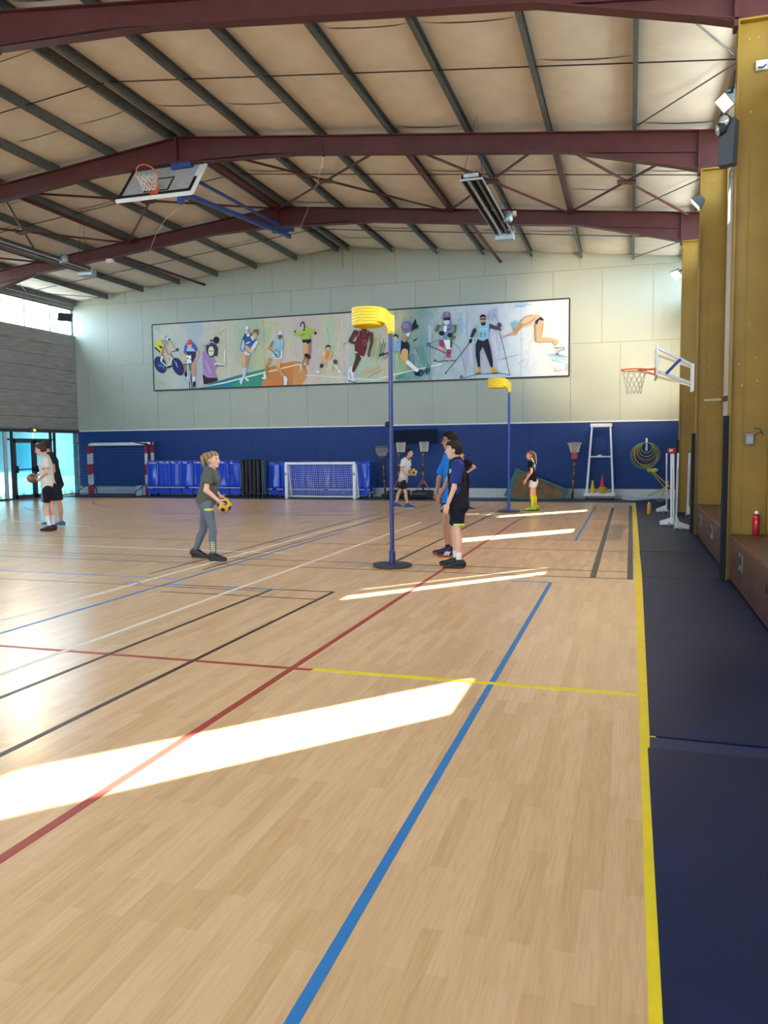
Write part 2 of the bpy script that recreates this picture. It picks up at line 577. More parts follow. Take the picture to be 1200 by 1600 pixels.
# outside the doors: a sunken yard with a stained retaining wall
GR = M('outdoor_ground', (.30, .28, .24), .95, 0, .2, .6)
struct('ground', MB().box((XR + .05, -90, -.4), (120, 110, -.25)).box((-120, -90, -.4), (XL - .1, 110, -.1)).box((-120, YB + .3, -.4), (120, 110, -.25)), GR)
YARD = M('stained_concrete', (.24, .28, .28), .9, 0, .3, 1.3, .2, .2, (1, 1, .35))
yw = struct('wall_yard', MB().box((XL - 3.0, 10, -.1), (XL - 2.7, 30, 3.6)), YARD)
obj('footing', MB().box((XL - 2.72, 10, -.1), (XL - 2.55, 30, .62)), M('pale_render', (.40, .41, .40), .9, 0, .15, 3), yw)
obj('end_wall', MB().box((XL - 3, 29.8, -.1), (XL - .2, 30, 3.6)), YARD, yw)
obj('added_shade_roof', MB().box((XL - 3.0, 10, 3.6), (XL - .40, 30, 3.75)), CONC, yw)  # unseen roof added over the yard to darken the view through the doors
gm = MB()
for i in range(500):
    x, y = XL - random.uniform(1.9, 2.5), random.uniform(14, 28)
    h = random.uniform(.05, .22)
    a = random.uniform(0, 6.28)
    dx, dy = .02 * math.cos(a), .02 * math.sin(a)
    gm.add([(x - dx, y - dy, -.1), (x + dx, y + dy, -.1), (x + random.uniform(-.05, .05), y + random.uniform(-.05, .05), h)], [(0, 1, 2)])
g = obj('grass', gm, M('weed_green', (.10, .18, .06), .8), fix=False)
g['kind'] = 'stuff'
tag(g, 'green weeds growing along the yard wall outside the glazed doors', 'grass')

# ---------------------------------------------------------------- right wall: ribbed sheets with narrow slot windows
RIB = lined_material('ribbed_wall_sheet', (.62, .60, .55), 'Z', .05, .5)
wr = struct('wall_right', MB().box((XR, YR, ZC1), (XR + .2, YB + .2, 7.15)), RIB)
SLOTS = [(23.70, 24.40), (18.57, 19.43), (13.38, 14.16), (7.87, 8.79), (2.75, 3.6), (-2.3, -1.5), (-7.4, -6.6), (-12.5, -11.7)]
Z0S, Z1S = 3.35, 5.75
mbw = MB().box((XR, YR, -.1), (XR + .12, YB + .2, Z0S)).box((XR, YR, Z1S), (XR + .12, YB + .2, ZC0 - .04))
ys = YB + .2
for (a, b) in SLOTS:
    mbw.box((XR, b, Z0S), (XR + .12, ys, Z1S))
    ys = a
mbw.box((XR, YR, Z0S), (XR + .12, ys, Z1S))
obj('wall_sheet', mbw, RIB, wr)
for i, (a, b) in enumerate(SLOTS):
    s_ = struct('window_%d' % (4 + i), MB().box((XR + .03, a, Z0S), (XR + .09, a + .03, Z1S)).box((XR + .03, b - .03, Z0S), (XR + .09, b, Z1S)).box((XR + .03, a, Z0S), (XR + .09, b, Z0S + .03)).box((XR + .03, a, Z1S - .03), (XR + .09, b, Z1S)), DARKMET)
    obj('glass_pane', MB().box((XR + .056, a + .03, Z0S + .03), (XR + .062, b - .03, Z1S - .03)), GLASS, s_)
    if i == 2:
        obj('sun_mask', MB().box((XR + .02, a + .27, Z0S), (XR + .028, b - .14, Z1S)), M('pale_mask_sheet', (.6, .58, .52), .9), s_)  # added mask inside the slot, thins its sun patch to narrow streaks

# ---------------------------------------------------------------- rear wall, behind the viewer, with an added window band that lights the foreground
rw = struct('wall_rear', MB().box((XL, YR - .2, -.1), (XR, YR, 3.2)).box((XL, YR - .2, 6.6), (XR, YR, 8.6)).box((XL, YR - .2, 3.2), (XL + 1.5, YR, 6.6)).box((XR - 1.5, YR - .2, 3.2), (XR, YR, 6.6)), WALLPAINT)
obj('glass_pane', MB().box((XL + 1.5, YR - .11, 3.2), (XR - 1.5, YR - .1, 6.6)), GLASS, rw)

# portals tell the renderer where the daylight enters
def portal(loc, sx, sy, rot):
    d = bpy.data.lights.new('window_portal', 'AREA')
    d.shape = 'RECTANGLE'
    d.size, d.size_y = sx, sy
    d.cycles.is_portal = True
    o = bpy.data.objects.new('window_portal', d)
    o.location = loc
    o.rotation_euler = rot
    COL.objects.link(o)
LY = YB - YR
portal((XL - .2, (YB + YR) / 2, (ZC0 + ZC1) / 2), ZC1 - ZC0, LY, (0, -math.pi / 2, 0))
portal((XR + .16, (YB + YR) / 2, (ZC0 + ZC1) / 2), ZC1 - ZC0, LY, (0, math.pi / 2, 0))
portal((XL - .2, (17.6 + YB) / 2, 1.2), 2.3, YB - 17.6, (0, -math.pi / 2, 0))
portal(((XL + XR) / 2, YR - .25, 4.9), XR - XL - 3, 3.4, (math.pi / 2, 0, 0))
for (a, b) in SLOTS:
    portal((XR + .14, (a + b) / 2, (Z0S + Z1S) / 2), Z1S - Z0S, b - a, (0, math.pi / 2, 0))

# ---------------------------------------------------------------- roof: decking, lining, purlins, rods, bracing
OV = 1.2  # unseen eave overhang, added to keep direct sun off the right clerestory
rb = MB()
for s in (-1, 1):
    xe = (XR + OV) if s > 0 else (XL - .45)
    P = [(XC, YR - .3, zt(XC) + .24), (xe, YR - .3, zt(xe) + .24), (xe, YR - .3, zt(xe) + .34), (XC, YR - .3, zt(XC) + .34)]
    rb.prism(P, (0, YB - YR + .6, 0))
ceil = struct('ceiling', rb, M('roof_deck', (.5, .46, .4), .8))
PUR = [XC + .19 + 1.505 * k for k in range(7)] + [1.42]
PUR_L = [mir(x) for x in PUR[:-1]] + [-19.86]
def slope_quad(xa, xb, ya, yb, bulge):
    n, m_ = 6, 4
    vs, fs = [], []
    for j in range(m_ + 1):
        for i in range(n + 1):
            u, v = i / n, j / m_
            x = xa + (xb - xa) * u
            b = bulge * (4 * u * (1 - u)) ** .6 * (.72 + .28 * (4 * v * (1 - v)) ** .5)
            vs.append((x - xa, (yb - ya) * v, zt(x) - zt(xa) - b))
    for j in range(m_):
        for i in range(n):
            k = j * (n + 1) + i
            fs.append((k, k + 1, k + n + 2, k + n + 1))
    mb = MB().add(vs, fs)
    me = bpy.data.meshes.new('insulation_panel')
    me.from_pydata(mb.v, [], mb.f)
    me.polygons.foreach_set('use_smooth', [True] * len(me.polygons))
    me.materials.append(LINING)
    return me
SEG = 1.275
Ys = [5.2 + SEG * k for k in range(17)]
Ys[-1] = YB
allp = sorted(PUR + PUR_L)
for xa, xb in zip(allp[:-1], allp[1:]):
    if xa < XC < xb:
        continue
    meshes = [slope_quad(xa + .03, xb - .03, 0, SEG + .004, b_) for b_ in (.055, .08)]
    for k in range(16):
        inst('insulation_panel', random.choice(meshes), (xa + .03, Ys[k], zt(xa + .03) + .185), ceil)
rid = slope_quad(XC - .17, XC + .17, 0, YB - 5.2, .0)
inst('insulation_panel', rid, (XC - .17, 5.2, zt(XC - .17) + .2), ceil)
lb = MB()
for s in (-1, 1):
    xe = XR if s > 0 else XL
    lb.prism([(XC, YR, zt(XC) + .17), (xe, YR, zt(xe) + .17), (xe, YR, zt(xe) + .2), (XC, YR, zt(XC) + .2)], (0, 5.2 - YR, 0))
obj('rear_lining', lb, LINING, ceil)
for x in PUR + PUR_L:
    s = 1 if x > XC else -1
    z = zt(x)
    w2 = .036
    prof = [(-w2, 0), (w2, 0), (w2, .03), (w2 - .006, .03), (w2 - .006, .008), (-w2 + .008, .008), (-w2 + .008, .165), (w2, .165), (w2, .175), (-w2, .175)]
    P = [(x + s * a, YR, z + b) for a, b in prof]
    obj('purlin', MB().prism(P, (0, YB - .06 - YR, 0)), GALV, ceil)
RODM = M('black_rod', (.02, .02, .022), .5)
bays = [(5.2, 10.3), (10.3, 15.4), (15.4, 20.5), (20.5, YB)]
for (a, b) in bays:
    ym = (a + b) / 2
    obj('sag_rod', MB().tube([(XL + .1, ym, zt(XL) + .06), (XC - .19, ym, zt(XC) + .05), (XC + .19, ym, zt(XC) + .05), (1.42, ym, zt(1.42) + .06)], .011, 5), RODM, ceil)
    for xs_, xe in ((PUR[6], 1.42), (PUR_L[6], -19.86)):
        for yf in (a, b):
            obj('tie_rod', MB().tube([(xs_, yf + (.15 if yf == a else -.15), zt(xs_) + .03), (xe, ym, zt(xe) + .05)], .013, 6), GALV, ceil)
F2, F3 = 15.4, 20.5
nodes = [1.2, -1.52, -4.5, XC, -13.96, -16.95, -19.6]
zb = lambda x: zt(x) - .05
for x in nodes[1:-1]:
    obj('roof_strut', MB().tube([(x + .06, F2, zb(x)), (x + .06, F3, zb(x))], .05 if x != XC else .075, 10), MAROON, ceil, smooth=True)
for xa, xb in zip(nodes[:-1], nodes[1:]):
    for (p, q_) in ((xa, xb), (xb, xa)):
        obj('roof_brace', MB().tube([(p, F2 + .1, zb(p) - .02), (q_, F3 - .1, zb(q_) - .02)], .027, 8), MAROON, ceil, smooth=True)
    xm = (xa + xb) / 2
    obj('gusset_plate', MB().obox((xm, (F2 + F3) / 2, zb(xm) - .04), (1, 0, -.108 if xm > XC else .108), (0, 1, 0), (0, 0, 1), .19, .12, .012), MAROON, ceil)
for x in (-4.0, -14.46):
    obj('roof_strut', MB().tube([(x, F3, 7.34), (x, YB - .02, 7.44)], .045, 10), MAROON, ceil, smooth=True)

# ---------------------------------------------------------------- portal frames
PAD = M('navy_padding', (.008, .009, .014), .6, 0, .2, 6, 0, .15)
def portal_frame(Y, label, pad_top, seen_left):
    t = thing('portal_frame', label, 'steel frame', (1.1, Y, 0), 'portal frames across the hall')
    fw, ft, wt = .095, .018, .007
    half = [(1.1, 6.40), (-1.17, zt(-1.17) - .35), (-7.2, zt(-7.2) - .35), (XC, zt(XC) - .52)]
    top = [(1.1, zt(1.1)), (XC, zt(XC))]
    for s in (1, -1):
        fx = (lambda x: x) if s > 0 else mir
        mb = MB()
        poly = [(fx(x), Y - wt, z) for x, z in half] + [(fx(x), Y - wt, z) for x, z in reversed(top)]
        mb.prism(poly, (0, 2 * wt, 0))
        for seq in (half, top, [(1.1, zt(1.1) - .35), (-1.17, zt(-1.17) - .35)]):
            for (p, q_) in zip(seq[:-1], seq[1:]):
                wd = fw * 2 if seq is not None and len(seq) != 2 or seq is top else .12
                mb.beam((fx(p[0]), Y, p[1] + (ft / 2 if seq is half else -ft / 2)), (fx(q_[0]), Y, q_[1] + (ft / 2 if seq is half else -ft / 2)), wd, ft)
        mb.box((min(fx(1.1), fx(1.08)), Y - fw, 6.33), (max(fx(1.1), fx(1.08)), Y + fw, zt(1.1)))
        mb.box((min(fx(1.08), fx(1.055)), Y - fw, 6.33), (max(fx(1.08), fx(1.055)), Y + fw, zt(1.1) - .02))
        if s > 0:
            mb.box((XC - .014, Y - fw, zt(XC) - .56), (XC + .014, Y + fw, zt(XC)))
        if s > 0:
            # overlapping end plates of the haunch
            mb.beam((.25, Y, 6.40 + .26 - .03), (1.08, Y, 6.39), .17, .012)
            mb.beam((-6.6, Y, zt(-6.6) - .355), (XC, Y, zt(XC) - .53), .17, .012)
        obj('rafter', mb, MAROON, t)
        # knee: the maroon head of the column
        kb = MB()
        xo = 1.53
        kb.prism([(fx(1.1), Y - wt, 6.40), (fx(xo), Y - wt, 6.40), (fx(xo), Y - wt, zt(xo)), (fx(1.1), Y - wt, zt(1.1))], (0, 2 * wt, 0))
        kb.box((min(fx(xo), fx(xo + .018)), Y - fw, 6.4), (max(fx(xo), fx(xo + .018)), Y + fw, zt(xo)))
        kb.beam((fx(1.1), Y, zt(1.1) - .009), (fx(xo), Y, zt(xo) - .009), fw * 2, .018)
        obj('knee', kb, MAROON, t)
        if s < 0 and not seen_left:
            continue
        cb = MB()
        x0, x1 = sorted((fx(1.1), fx(xo)))
        cb.box((x0, Y - wt, 0), (x1, Y + wt, 6.38))
        cb.box((x0 - .001, Y - fw, 0), (x0 + .018, Y + fw, 6.38))
        cb.box((x1, Y - fw, 0), (x1 + .018, Y + fw, 6.38))
        cb.box((x0, Y - fw, 6.38), (x1 + .018, Y + fw, 6.402))
        cb.box((x0 + .16, Y - wt - .006, .6), (x0 + .166, Y + wt + .006, 5.0))
        obj('column', cb, MUSTARD, t)
        if s > 0:
            pb = MB()
            pb.prism([(1.10, Y - .11, .02), (1.055, Y - .085, .02), (1.045, Y - .05, .02), (1.045, Y + .05, .02), (1.055, Y + .085, .02), (1.10, Y + .11, .02)], (0, 0, pad_top - .02))
            obj('column_pad', pb, PAD, t)
            for (px_, z) in ((.12, 6.2), (.22, 6.21), (.16, 5.4), (.2, 3.0), (.1, 2.55), (.3, 2.35), (.14, 2.3), (.28, 2.62)):
                bb = MB().lathe((1.1 + px_, Y - wt - .001, z), [(.012, 0), (.012, .006), (.006, .009)], 8, (0, -1, 0))
                obj('bolt', bb, M('worn_bolt', (.42, .32, .16), .5, .4), t)
    return t
portal_frame(20.5, 'farthest maroon roof frame on a mustard column, just before the back wall', 1.75, False)
portal_frame(15.4, 'middle maroon roof frame whose mustard column carries the right basketball hoop', 1.82, False)
portal_frame(10.3, 'nearest maroon roof frame at the top edge, mustard column beside the red bottle', 1.95, False)
# ---------------------------------------------------------------- small shape helpers
def lathe_closed(mb, c, prof, n=40, ax=(0, 0, 1)):
    ax = Vector(ax).normalized()
    u = ax.orthogonal().normalized()
    v = ax.cross(u)
    c = Vector(c)
    vs, fs = [], []
    for (r, h) in prof:
        for k in range(n):
            t = 2 * math.pi * k / n
            vs.append(c + ax * h + r * (math.cos(t) * u + math.sin(t) * v))
    m_ = len(prof)
    for i in range(m_):
        j = (i + 1) % m_
        for k in range(n):
            l = (k + 1) % n
            fs.append((i * n + k, i * n + l, j * n + l, j * n + k))
    return mb.add(vs, fs)

def lerp(a, b, t):
    return Vector(a) + (Vector(b) - Vector(a)) * t

def net_quad(mb, A, B, C, D, nu, nv, r=.004, sag=(0, 0, 0)):
    """knotted net spanned by the corners A B C D"""
    sg = Vector(sag)
    def P(u, v):
        return lerp(lerp(A, B, u), lerp(D, C, u), v) + sg * (16 * u * (1 - u) * v * (1 - v))
    st = 8
    for i in range(nu + 1):
        mb.tube([P(i / nu, j / st) for j in range(st + 1)], r, 3, caps=False)
    for j in range(nv + 1):
        mb.tube([P(i / st, j / nv) for i in range(st + 1)], r, 3, caps=False)
    return mb

def hoop_net(mb, c, R, ax, L, n=12, r=.006, taper=.55):
    """a knotted basket net hanging from a ring"""
    ax = Vector(ax).normalized()
    u = ax.orthogonal().normalized()
    v = ax.cross(u)
    c = Vector(c)
    rows = 5
    def P(k, j):
        t = 2 * math.pi * (k + .5 * (j % 2)) / n
        q = j / rows
        rad = R * (1 - (1 - taper) * q ** .8)
        return c + ax * (L * q) + rad * (math.cos(t) * u + math.sin(t) * v)
    for k in range(n):
        for j in range(rows):
            a = P(k, j)
            for kk in ((k, k - 1) if j % 2 == 0 else (k, k + 1)):
                mb.tube([a, P(kk, j + 1)], r, 3, caps=False)
    return mb

ICO = []
_ph = (1 + 5 ** .5) / 2
for a_ in (-1, 1):
    for b_ in (-_ph, _ph):
        for pr_ in ((0, a_, b_), (a_, b_, 0), (b_, 0, a_)):
            ICO.append(Vector(pr_).normalized())
def ball(label, c, r, ca, cb, rot=(.3, .5, .2)):
    from mathutils import Euler
    R_ = Euler(rot).to_matrix()
    mb = MB()
    mb.col = ca
    mb.sphere((0, 0, 0), r, 40, 28)
    dirs = [R_ @ d for d in ICO]
    cs = []
    for v in mb.v:
        d = Vector(v).normalized()
        m_ = sorted((d.dot(q) for q in dirs), reverse=True)
        cs.append(cb if m_[0] > .94 else (tuple(x * .55 for x in ca) if m_[1] > .80 and m_[0] - m_[1] < .02 else ca))
    mb.c = cs
    mb.v = [(v[0] + c[0], v[1] + c[1], v[2] + c[2]) for v in mb.v]
    o = obj('ball', mb, M_col('ball_skin', .45, .1, 60, .4), smooth=True)
    tag(o, label, 'ball')
    return o

# ---------------------------------------------------------------- korfball posts
KYEL = M('yellow_basket_plastic', (.80, .58, .01), .38, 0, .04, 5, 0, .5)
NAVYP = M('navy_pole_paint', (.02, .035, .16), .35, 0, .1, 6, 0, .5)
RUBBER = M('dark_rubber', (.05, .05, .05), .7, 0, .2, 12)
def korf(label, base, topz, pole_mat, base_mat):
    x, y = base.x, base.y
    t = thing('korfball_post', label, 'basket post', (x, y, 0), 'yellow korfball posts on the court')
    p = topz - .30
    obj('base_plate', MB().lathe((x, y, .003), [(.255, 0), (.262, .012), (.25, .03), (.06, .045), (.05, .05)], 40), base_mat, t, smooth=True)
    obj('base_rim', MB().ring((x, y, .02), (0, 0, 1), .252, .018, 40, 8), RUBBER, t, smooth=True)
    obj('socket', MB().lathe((x, y, .045), [(.045, 0), (.045, .16), (.036, .17)], 20), pole_mat, t, smooth=True)
    obj('pole', MB().lathe((x, y, .1), [(.030, 0), (.030, p - .1)], 20), pole_mat, t, smooth=True)
    obj('height_knob', MB().sphere((x - .05, y, 1.93), .038, 14, 10).tube([(x, y, 1.93), (x - .05, y, 1.93)], .012, 8), BLACK, t, smooth=True)
    cx = x - .315
    prof = []
    for k in range(6):
        z0 = topz - .235 + .235 * k / 6
        prof += [(.205, z0 + .004), (.217, z0 + .010), (.217, z0 + .026), (.205, z0 + .034)]
    prof += [(.205, topz - .012), (.212, topz), (.19, topz), (.186, topz - .02), (.186, topz - .235), (.2, topz - .238)]
    mb = MB()
    lathe_closed(mb, (cx, y, 0), prof, 48)
    k_ = obj('basket', mb, KYEL, t, smooth=True)
    mb = MB()
    # bracket: a deep cheek that narrows from the basket to the clamp on the pole
    sec = [(cx + .13, topz - .003, topz - .20, .14), (cx + .2, topz - .002, topz - .2, .12), (cx + .26, topz - .02, topz - .22, .075), (cx + .31, topz - .07, topz - .32, .05), (cx + .365, topz - .11, topz - .335, .045)]
    vs, fs = [], []
    for (a, zt_, zb_, hw) in sec:
        vs += [(a, y - hw, zb_), (a, y + hw, zb_), (a, y + hw, zt_), (a, y - hw, zt_)]
    for i in range(len(sec) - 1):
        for k in range(4):
            l = (k + 1) % 4
            fs.append((i * 4 + k, i * 4 + l, i * 4 + 4 + l, i * 4 + 4 + k))
    fs += [(3, 2, 1, 0), tuple(range(len(vs) - 4, len(vs)))]
    mb.add(vs, fs)
    obj('bracket', mb, KYEL, t, bevel=.012)
    obj('clamp', MB().lathe((x, y, p - .05), [(.04, 0), (.045, .01), (.045, .09), (.04, .1)], 20), KYEL, t, smooth=True)
    return t
korf('tall yellow korfball basket on a navy pole beside the two standing boys', fl(613, 885), 3.48, NAVYP, M('navy_base_paint', (.03, .04, .09), .4))
korf('farther yellow korfball basket on a blue pole beside the girl in yellow socks', fl(795, 800), 3.31, M('lit_blue_pole', (.02, .06, .34), .35), M('blue_base_paint', (.02, .05, .22), .4))  # brighter pole blue paints in the stronger light falling there

# ---------------------------------------------------------------- wall basket on the middle column
ORANGE = M('orange_rim_paint', (.72, .13, .03), .45, 0, .08, 10)
CORD = M('net_cord', (.62, .58, .50), .8, 0, .1, 40)
def rim_and_net(t, c, plane_n, to_board, netdir, netL=.42, rim_r=.225):
    o = obj('rim', MB().ring(c, plane_n, rim_r, .011, 40, 8), ORANGE, t, smooth=True)
    b = Vector(to_board).normalized()
    sd = b.cross(Vector(plane_n)).normalized()
    mb = MB()
    P0 = Vector(c) + b * rim_r
    n = Vector(plane_n).normalized()
    mb.obox(P0 + b * .07, b, sd, n, .07, .06, .012).obox(P0 + b * .14 - n * .05, b, sd, n, .012, .09, .07)
    for s in (-1, 1):
        mb.tube([Vector(c) + b * .05 + sd * s * rim_r * .97, P0 + b * .14 + sd * s * .085 - n * .1], .008, 6)
    obj('rim_bracket', mb, ORANGE, t)
    mb = MB()
    hoop_net(mb, Vector(c) - n * .012, rim_r, netdir, netL)
    o = obj('net', mb, CORD, t, fix=False)
    o['kind'] = 'stuff'

BX, BY, BZ = .41, 15.4, 2.99
t = thing('basketball_hoop', 'wall basketball hoop with white arms bolted to the middle mustard column', 'basketball hoop', (1.04, BY, 2.6))
bd = obj('backboard', MB().box((BX, BY - .6, BZ - .13), (BX + .02, BY + .6, BZ + .35)), M('clear_acrylic_board', (.62, .66, .64), .15, 0, .02), t)
mb = MB()
for (a, b) in (((BX + .01, BY - .61, BZ - .14), (BX + .01, BY + .61, BZ - .14)), ((BX + .01, BY - .61, BZ + .36), (BX + .01, BY + .61, BZ + .36)), ((BX + .01, BY - .61, BZ - .14), (BX + .01, BY - .61, BZ + .36)), ((BX + .01, BY + .61, BZ - .14), (BX + .01, BY + .61, BZ + .36))):
    mb.beam(a, b, .045, .035, (1, 0, 0))
obj('board_frame', mb, WHITE, bd)
for s in (-1, 1):
    ye = BY + s * .55
    obj('upper_arm', MB().beam((BX + .03, ye, BZ + .31), (1.04, BY + s * .12, BZ + .02), .035, .05), WHITE, t)
    obj('lower_arm', MB().beam((BX + .03, ye, BZ - .09), (1.04, BY + s * .12, BZ - .30), .035, .05), WHITE, t)
obj('diagonal_brace', MB().beam((BX + .16, BY - .48, BZ - .13), (BX + .40, BY - .38, BZ + .12), .03, .045), M('blue_brace_paint', (.02, .05, .30), .4), t)
obj('wall_plate', MB().box((1.01, BY - .16, BZ - .42), (1.055, BY - .10, BZ + .06)).box((1.01, BY + .10, BZ - .42), (1.055, BY + .16, BZ + .06)), WHITE, t)
rim_and_net(t, (BX - .37, BY, BZ), (0, 0, 1), (1, 0, 0), (0, 0, -1))

# ---------------------------------------------------------------- ceiling basket, folded up under the ridge
YBD = 14.9
A_, B_ = at(183, 311, YBD), at(299, 303.5, YBD)
mid = (A_ + B_) / 2
mid.z = (A_.z + B_.z) / 2
u_ = Vector((0, .62, .79)).normalized()
n_ = Vector((0, -.79, .62)).normalized()
hw = (B_.x - A_.x) / 2
t = thing('ceiling_basketball_hoop', 'basketball hoop on a white board folded up under the roof ridge', 'basketball hoop', mid)
ctr = mid + u_ * .52
BRD = M('board_face_grey', (.42, .40, .38), .5, 0, .05)
bd = obj('backboard', MB().obox(ctr, (1, 0, 0), u_, n_, hw, .52, .02), BRD, t)
mb = MB()
for (c, hx, hy) in ((ctr - u_ * .46, hw * .995, .06), (ctr + u_ * .50, hw * .995, .02), (ctr - Vector((hw - .04, 0, 0)), .04, .50), (ctr + Vector((hw - .05, 0, 0)), .05, .50)):
    mb.obox(c + n_ * .022, (1, 0, 0), u_, n_, hx, hy, .003)
q0 = ctr - u_ * .14
for (c, hx, hy) in ((q0 + u_ * .21, .295, .02), (q0 - u_ * .21, .295, .02), (q0 - Vector((.28, 0, 0)), .02, .22), (q0 + Vector((.28, 0, 0)), .02, .22)):
    mb.obox(c + n_ * .022, (1, 0, 0), u_, n_, hx, hy, .003)
obj('board_marking', mb, BLACK, bd)
mb = MB().obox(ctr - u_ * .535, (1, 0, 0), u_, n_, hw + .02, .022, .035).obox(ctr + Vector((hw + .015, 0, 0)), (1, 0, 0), u_, n_, .022, .54, .035)
obj('edge_trim', mb, WHITE, bd)
obj('edge_sticker', MB().obox(ctr + Vector((hw - .05, 0, 0)) + u_ * .2 + n_ * .028, (1, 0, 0), u_, n_, .045, .2, .003), WHITE, bd)
rc_ = ctr - u_ * .35 + n_ * .40
rim_and_net(t, rc_, u_, -n_, Vector((0, .25, -1)), .30)
ARM = M('blue_steel_arm', (.02, .05, .22), .4, 0, .1)
hg = Vector((XC + .15, 20.4, 7.45))
hn = ctr - n_ * .05
obj('main_arm', MB().beam(hn - u_ * .2 + Vector((.25, .1, 0)), hg, .09, .09), ARM, t)
obj('upper_arm', MB().beam(hn + u_ * .35 + Vector((.3, .1, 0)), hg + Vector((.1, -.5, .08)), .06, .06), ARM, t)
obj('cross_arm', MB().beam(hn - Vector((.5, 0, 0)), hn + Vector((.5, 0, 0)), .07, .07), ARM, t)
obj('hinge_bracket', MB().obox(hg + Vector((0, 0, .08)), (1, 0, 0), (0, 1, 0), (0, 0, 1), .3, .07, .05).obox(hg + Vector((.1, -.1, -.05)), (1, 0, 0), (0, 1, 0), (0, 0, 1), .05, .3, .05), ARM, t)
obj('frame_bracket', MB().obox((XC + .1, 15.4, 7.60), (1, 0, 0), (0, 1, 0), (0, 0, 1), .24, .08, .06).beam((XC + .1, 15.45, 7.55), hn + u_ * .45, .07, .07), ARM, t)
obj('winch_box', MB().obox(hn - u_ * .42 + Vector((.55, .05, -.08)), (1, 0, 0), (0, 1, 0), (0, 0, 1), .06, .05, .12), ARM, t)
WIRE = M('pale_cord', (.55, .52, .46), .8)
obj('pull_cord', MB().tube([at(506, 242, 15.4), at(497, 282, 17.2), at(485, 318, 18.8), at(469, 356, 20.4)], .006, 5), WIRE, t)
obj('pull_cord', MB().tube([at(300, 306, 16.3), at(258, 343, 18.0), at(243, 368, 19.2), at(232, 396, 20.4)], .006, 5), WIRE, t)
pu = thing('pulley', 'small black pulley block under the second roof frame', 'pulley', at(505, 240, 15.4))
pp = at(505, 241, 15.4)
obj('wheel', MB().lathe(pp, [(.05, -.02), (.05, .02)], 14, (1, 0, 0)), BLACK, pu)
obj('strap', MB().beam(pp + Vector((0, 0, -.02)), pp + Vector((0, 0, .12)), .03, .04), BLACK, pu)
obj('rope_tail', MB().tube([pp, pp + Vector((-.02, 0, -.2)), pp + Vector((-.04, 0, -.26))], .008, 5), WIRE, pu)

# ---------------------------------------------------------------- radiant tube heater
STEEL = M('bright_galvanised', (.42, .43, .44), .35, .8, .12, 10)
REFL = M('sooted_reflector', (.10, .075, .06), .4, .6, .3, 6)
def heater(label, hx, hz, hy0, hy1):
    t = thing('radiant_heater', label, 'heater', (hx, hy0, hz))
    mb = MB()
    for s in (-1, 1):
        c = hx + s * .085
        pts = [(c + .095 * math.cos(a), hz + .02 + .10 * math.sin(a)) for a in [math.pi * k / 8 for k in range(9)]]
        for (p, q_) in zip(pts[:-1], pts[1:]):
            mb.prism([(p[0], hy0, p[1]), (q_[0], hy0, q_[1]), (q_[0], hy0, q_[1] + .006), (p[0], hy0, p[1] + .006)], (0, hy1 - hy0, 0))
    obj('reflector', mb, REFL, t)
    for s in (-1, 1):
        obj('burner_tube', MB().tube([(hx + s * .075, hy0 + .02, hz + .03), (hx + s * .075, hy1 - .05, hz + .03)], .032, 12), STEEL if s < 0 else REFL, t, smooth=True)
        obj('edge_rail', MB().beam((hx + s * .18, hy0, hz + .005), (hx + s * .18, hy1, hz + .005), .018, .03), STEEL, t)
        obj('clip', MB().ring((hx + s * .075, (hy0 + hy1) / 2, hz + .03), (0, 1, 0), .04, .008, 14, 6), STEEL, t)
    obj('end_cap', MB().box((hx - .2, hy0 - .02, hz - .02), (hx + .2, hy0 + .01, hz + .01)).obox((hx, hy0 - .01, hz + .06), (1, 0, 0), (0, 1, 0), (0, 0, 1), .13, .02, .03), STEEL, t)
    obj('burner_box', MB().box((hx - .2, hy1 - .04, hz - .10), (hx + .2, hy1 + .18, hz + .08)), STEEL, t, bevel=.01)
    obj('fan_housing', MB().lathe((hx + .24, hy0 + 2.65, hz + .0), [(.08, -.05), (.1, 0), (.1, .12), (.07, .16)], 16), M('heater_fan_grey', (.2, .21, .22), .4, .5), t, smooth=True)
    obj('hanger_wire', MB().tube([(hx - .15, hy0 + .1, hz + .1), (hx, hy0 + .5, zt(hx)), (hx + .17, hy0 + .1, hz + .1)], .006, 5), RODM, t)
    obj('hanger_wire', MB().tube([(hx - .15, hy1 - .1, hz + .1), (hx, hy1 - .1, zt(hx)), (hx + .17, hy1 - .1, hz + .1)], .006, 5), RODM, t)
heater('long galvanised tube heater hanging right of the far korfball post', -2.68, 6.2, 13.95, 17.75)
heater('dark tube heater hanging below the roof at the left edge', -13.4, 6.2, 13.95, 17.72)

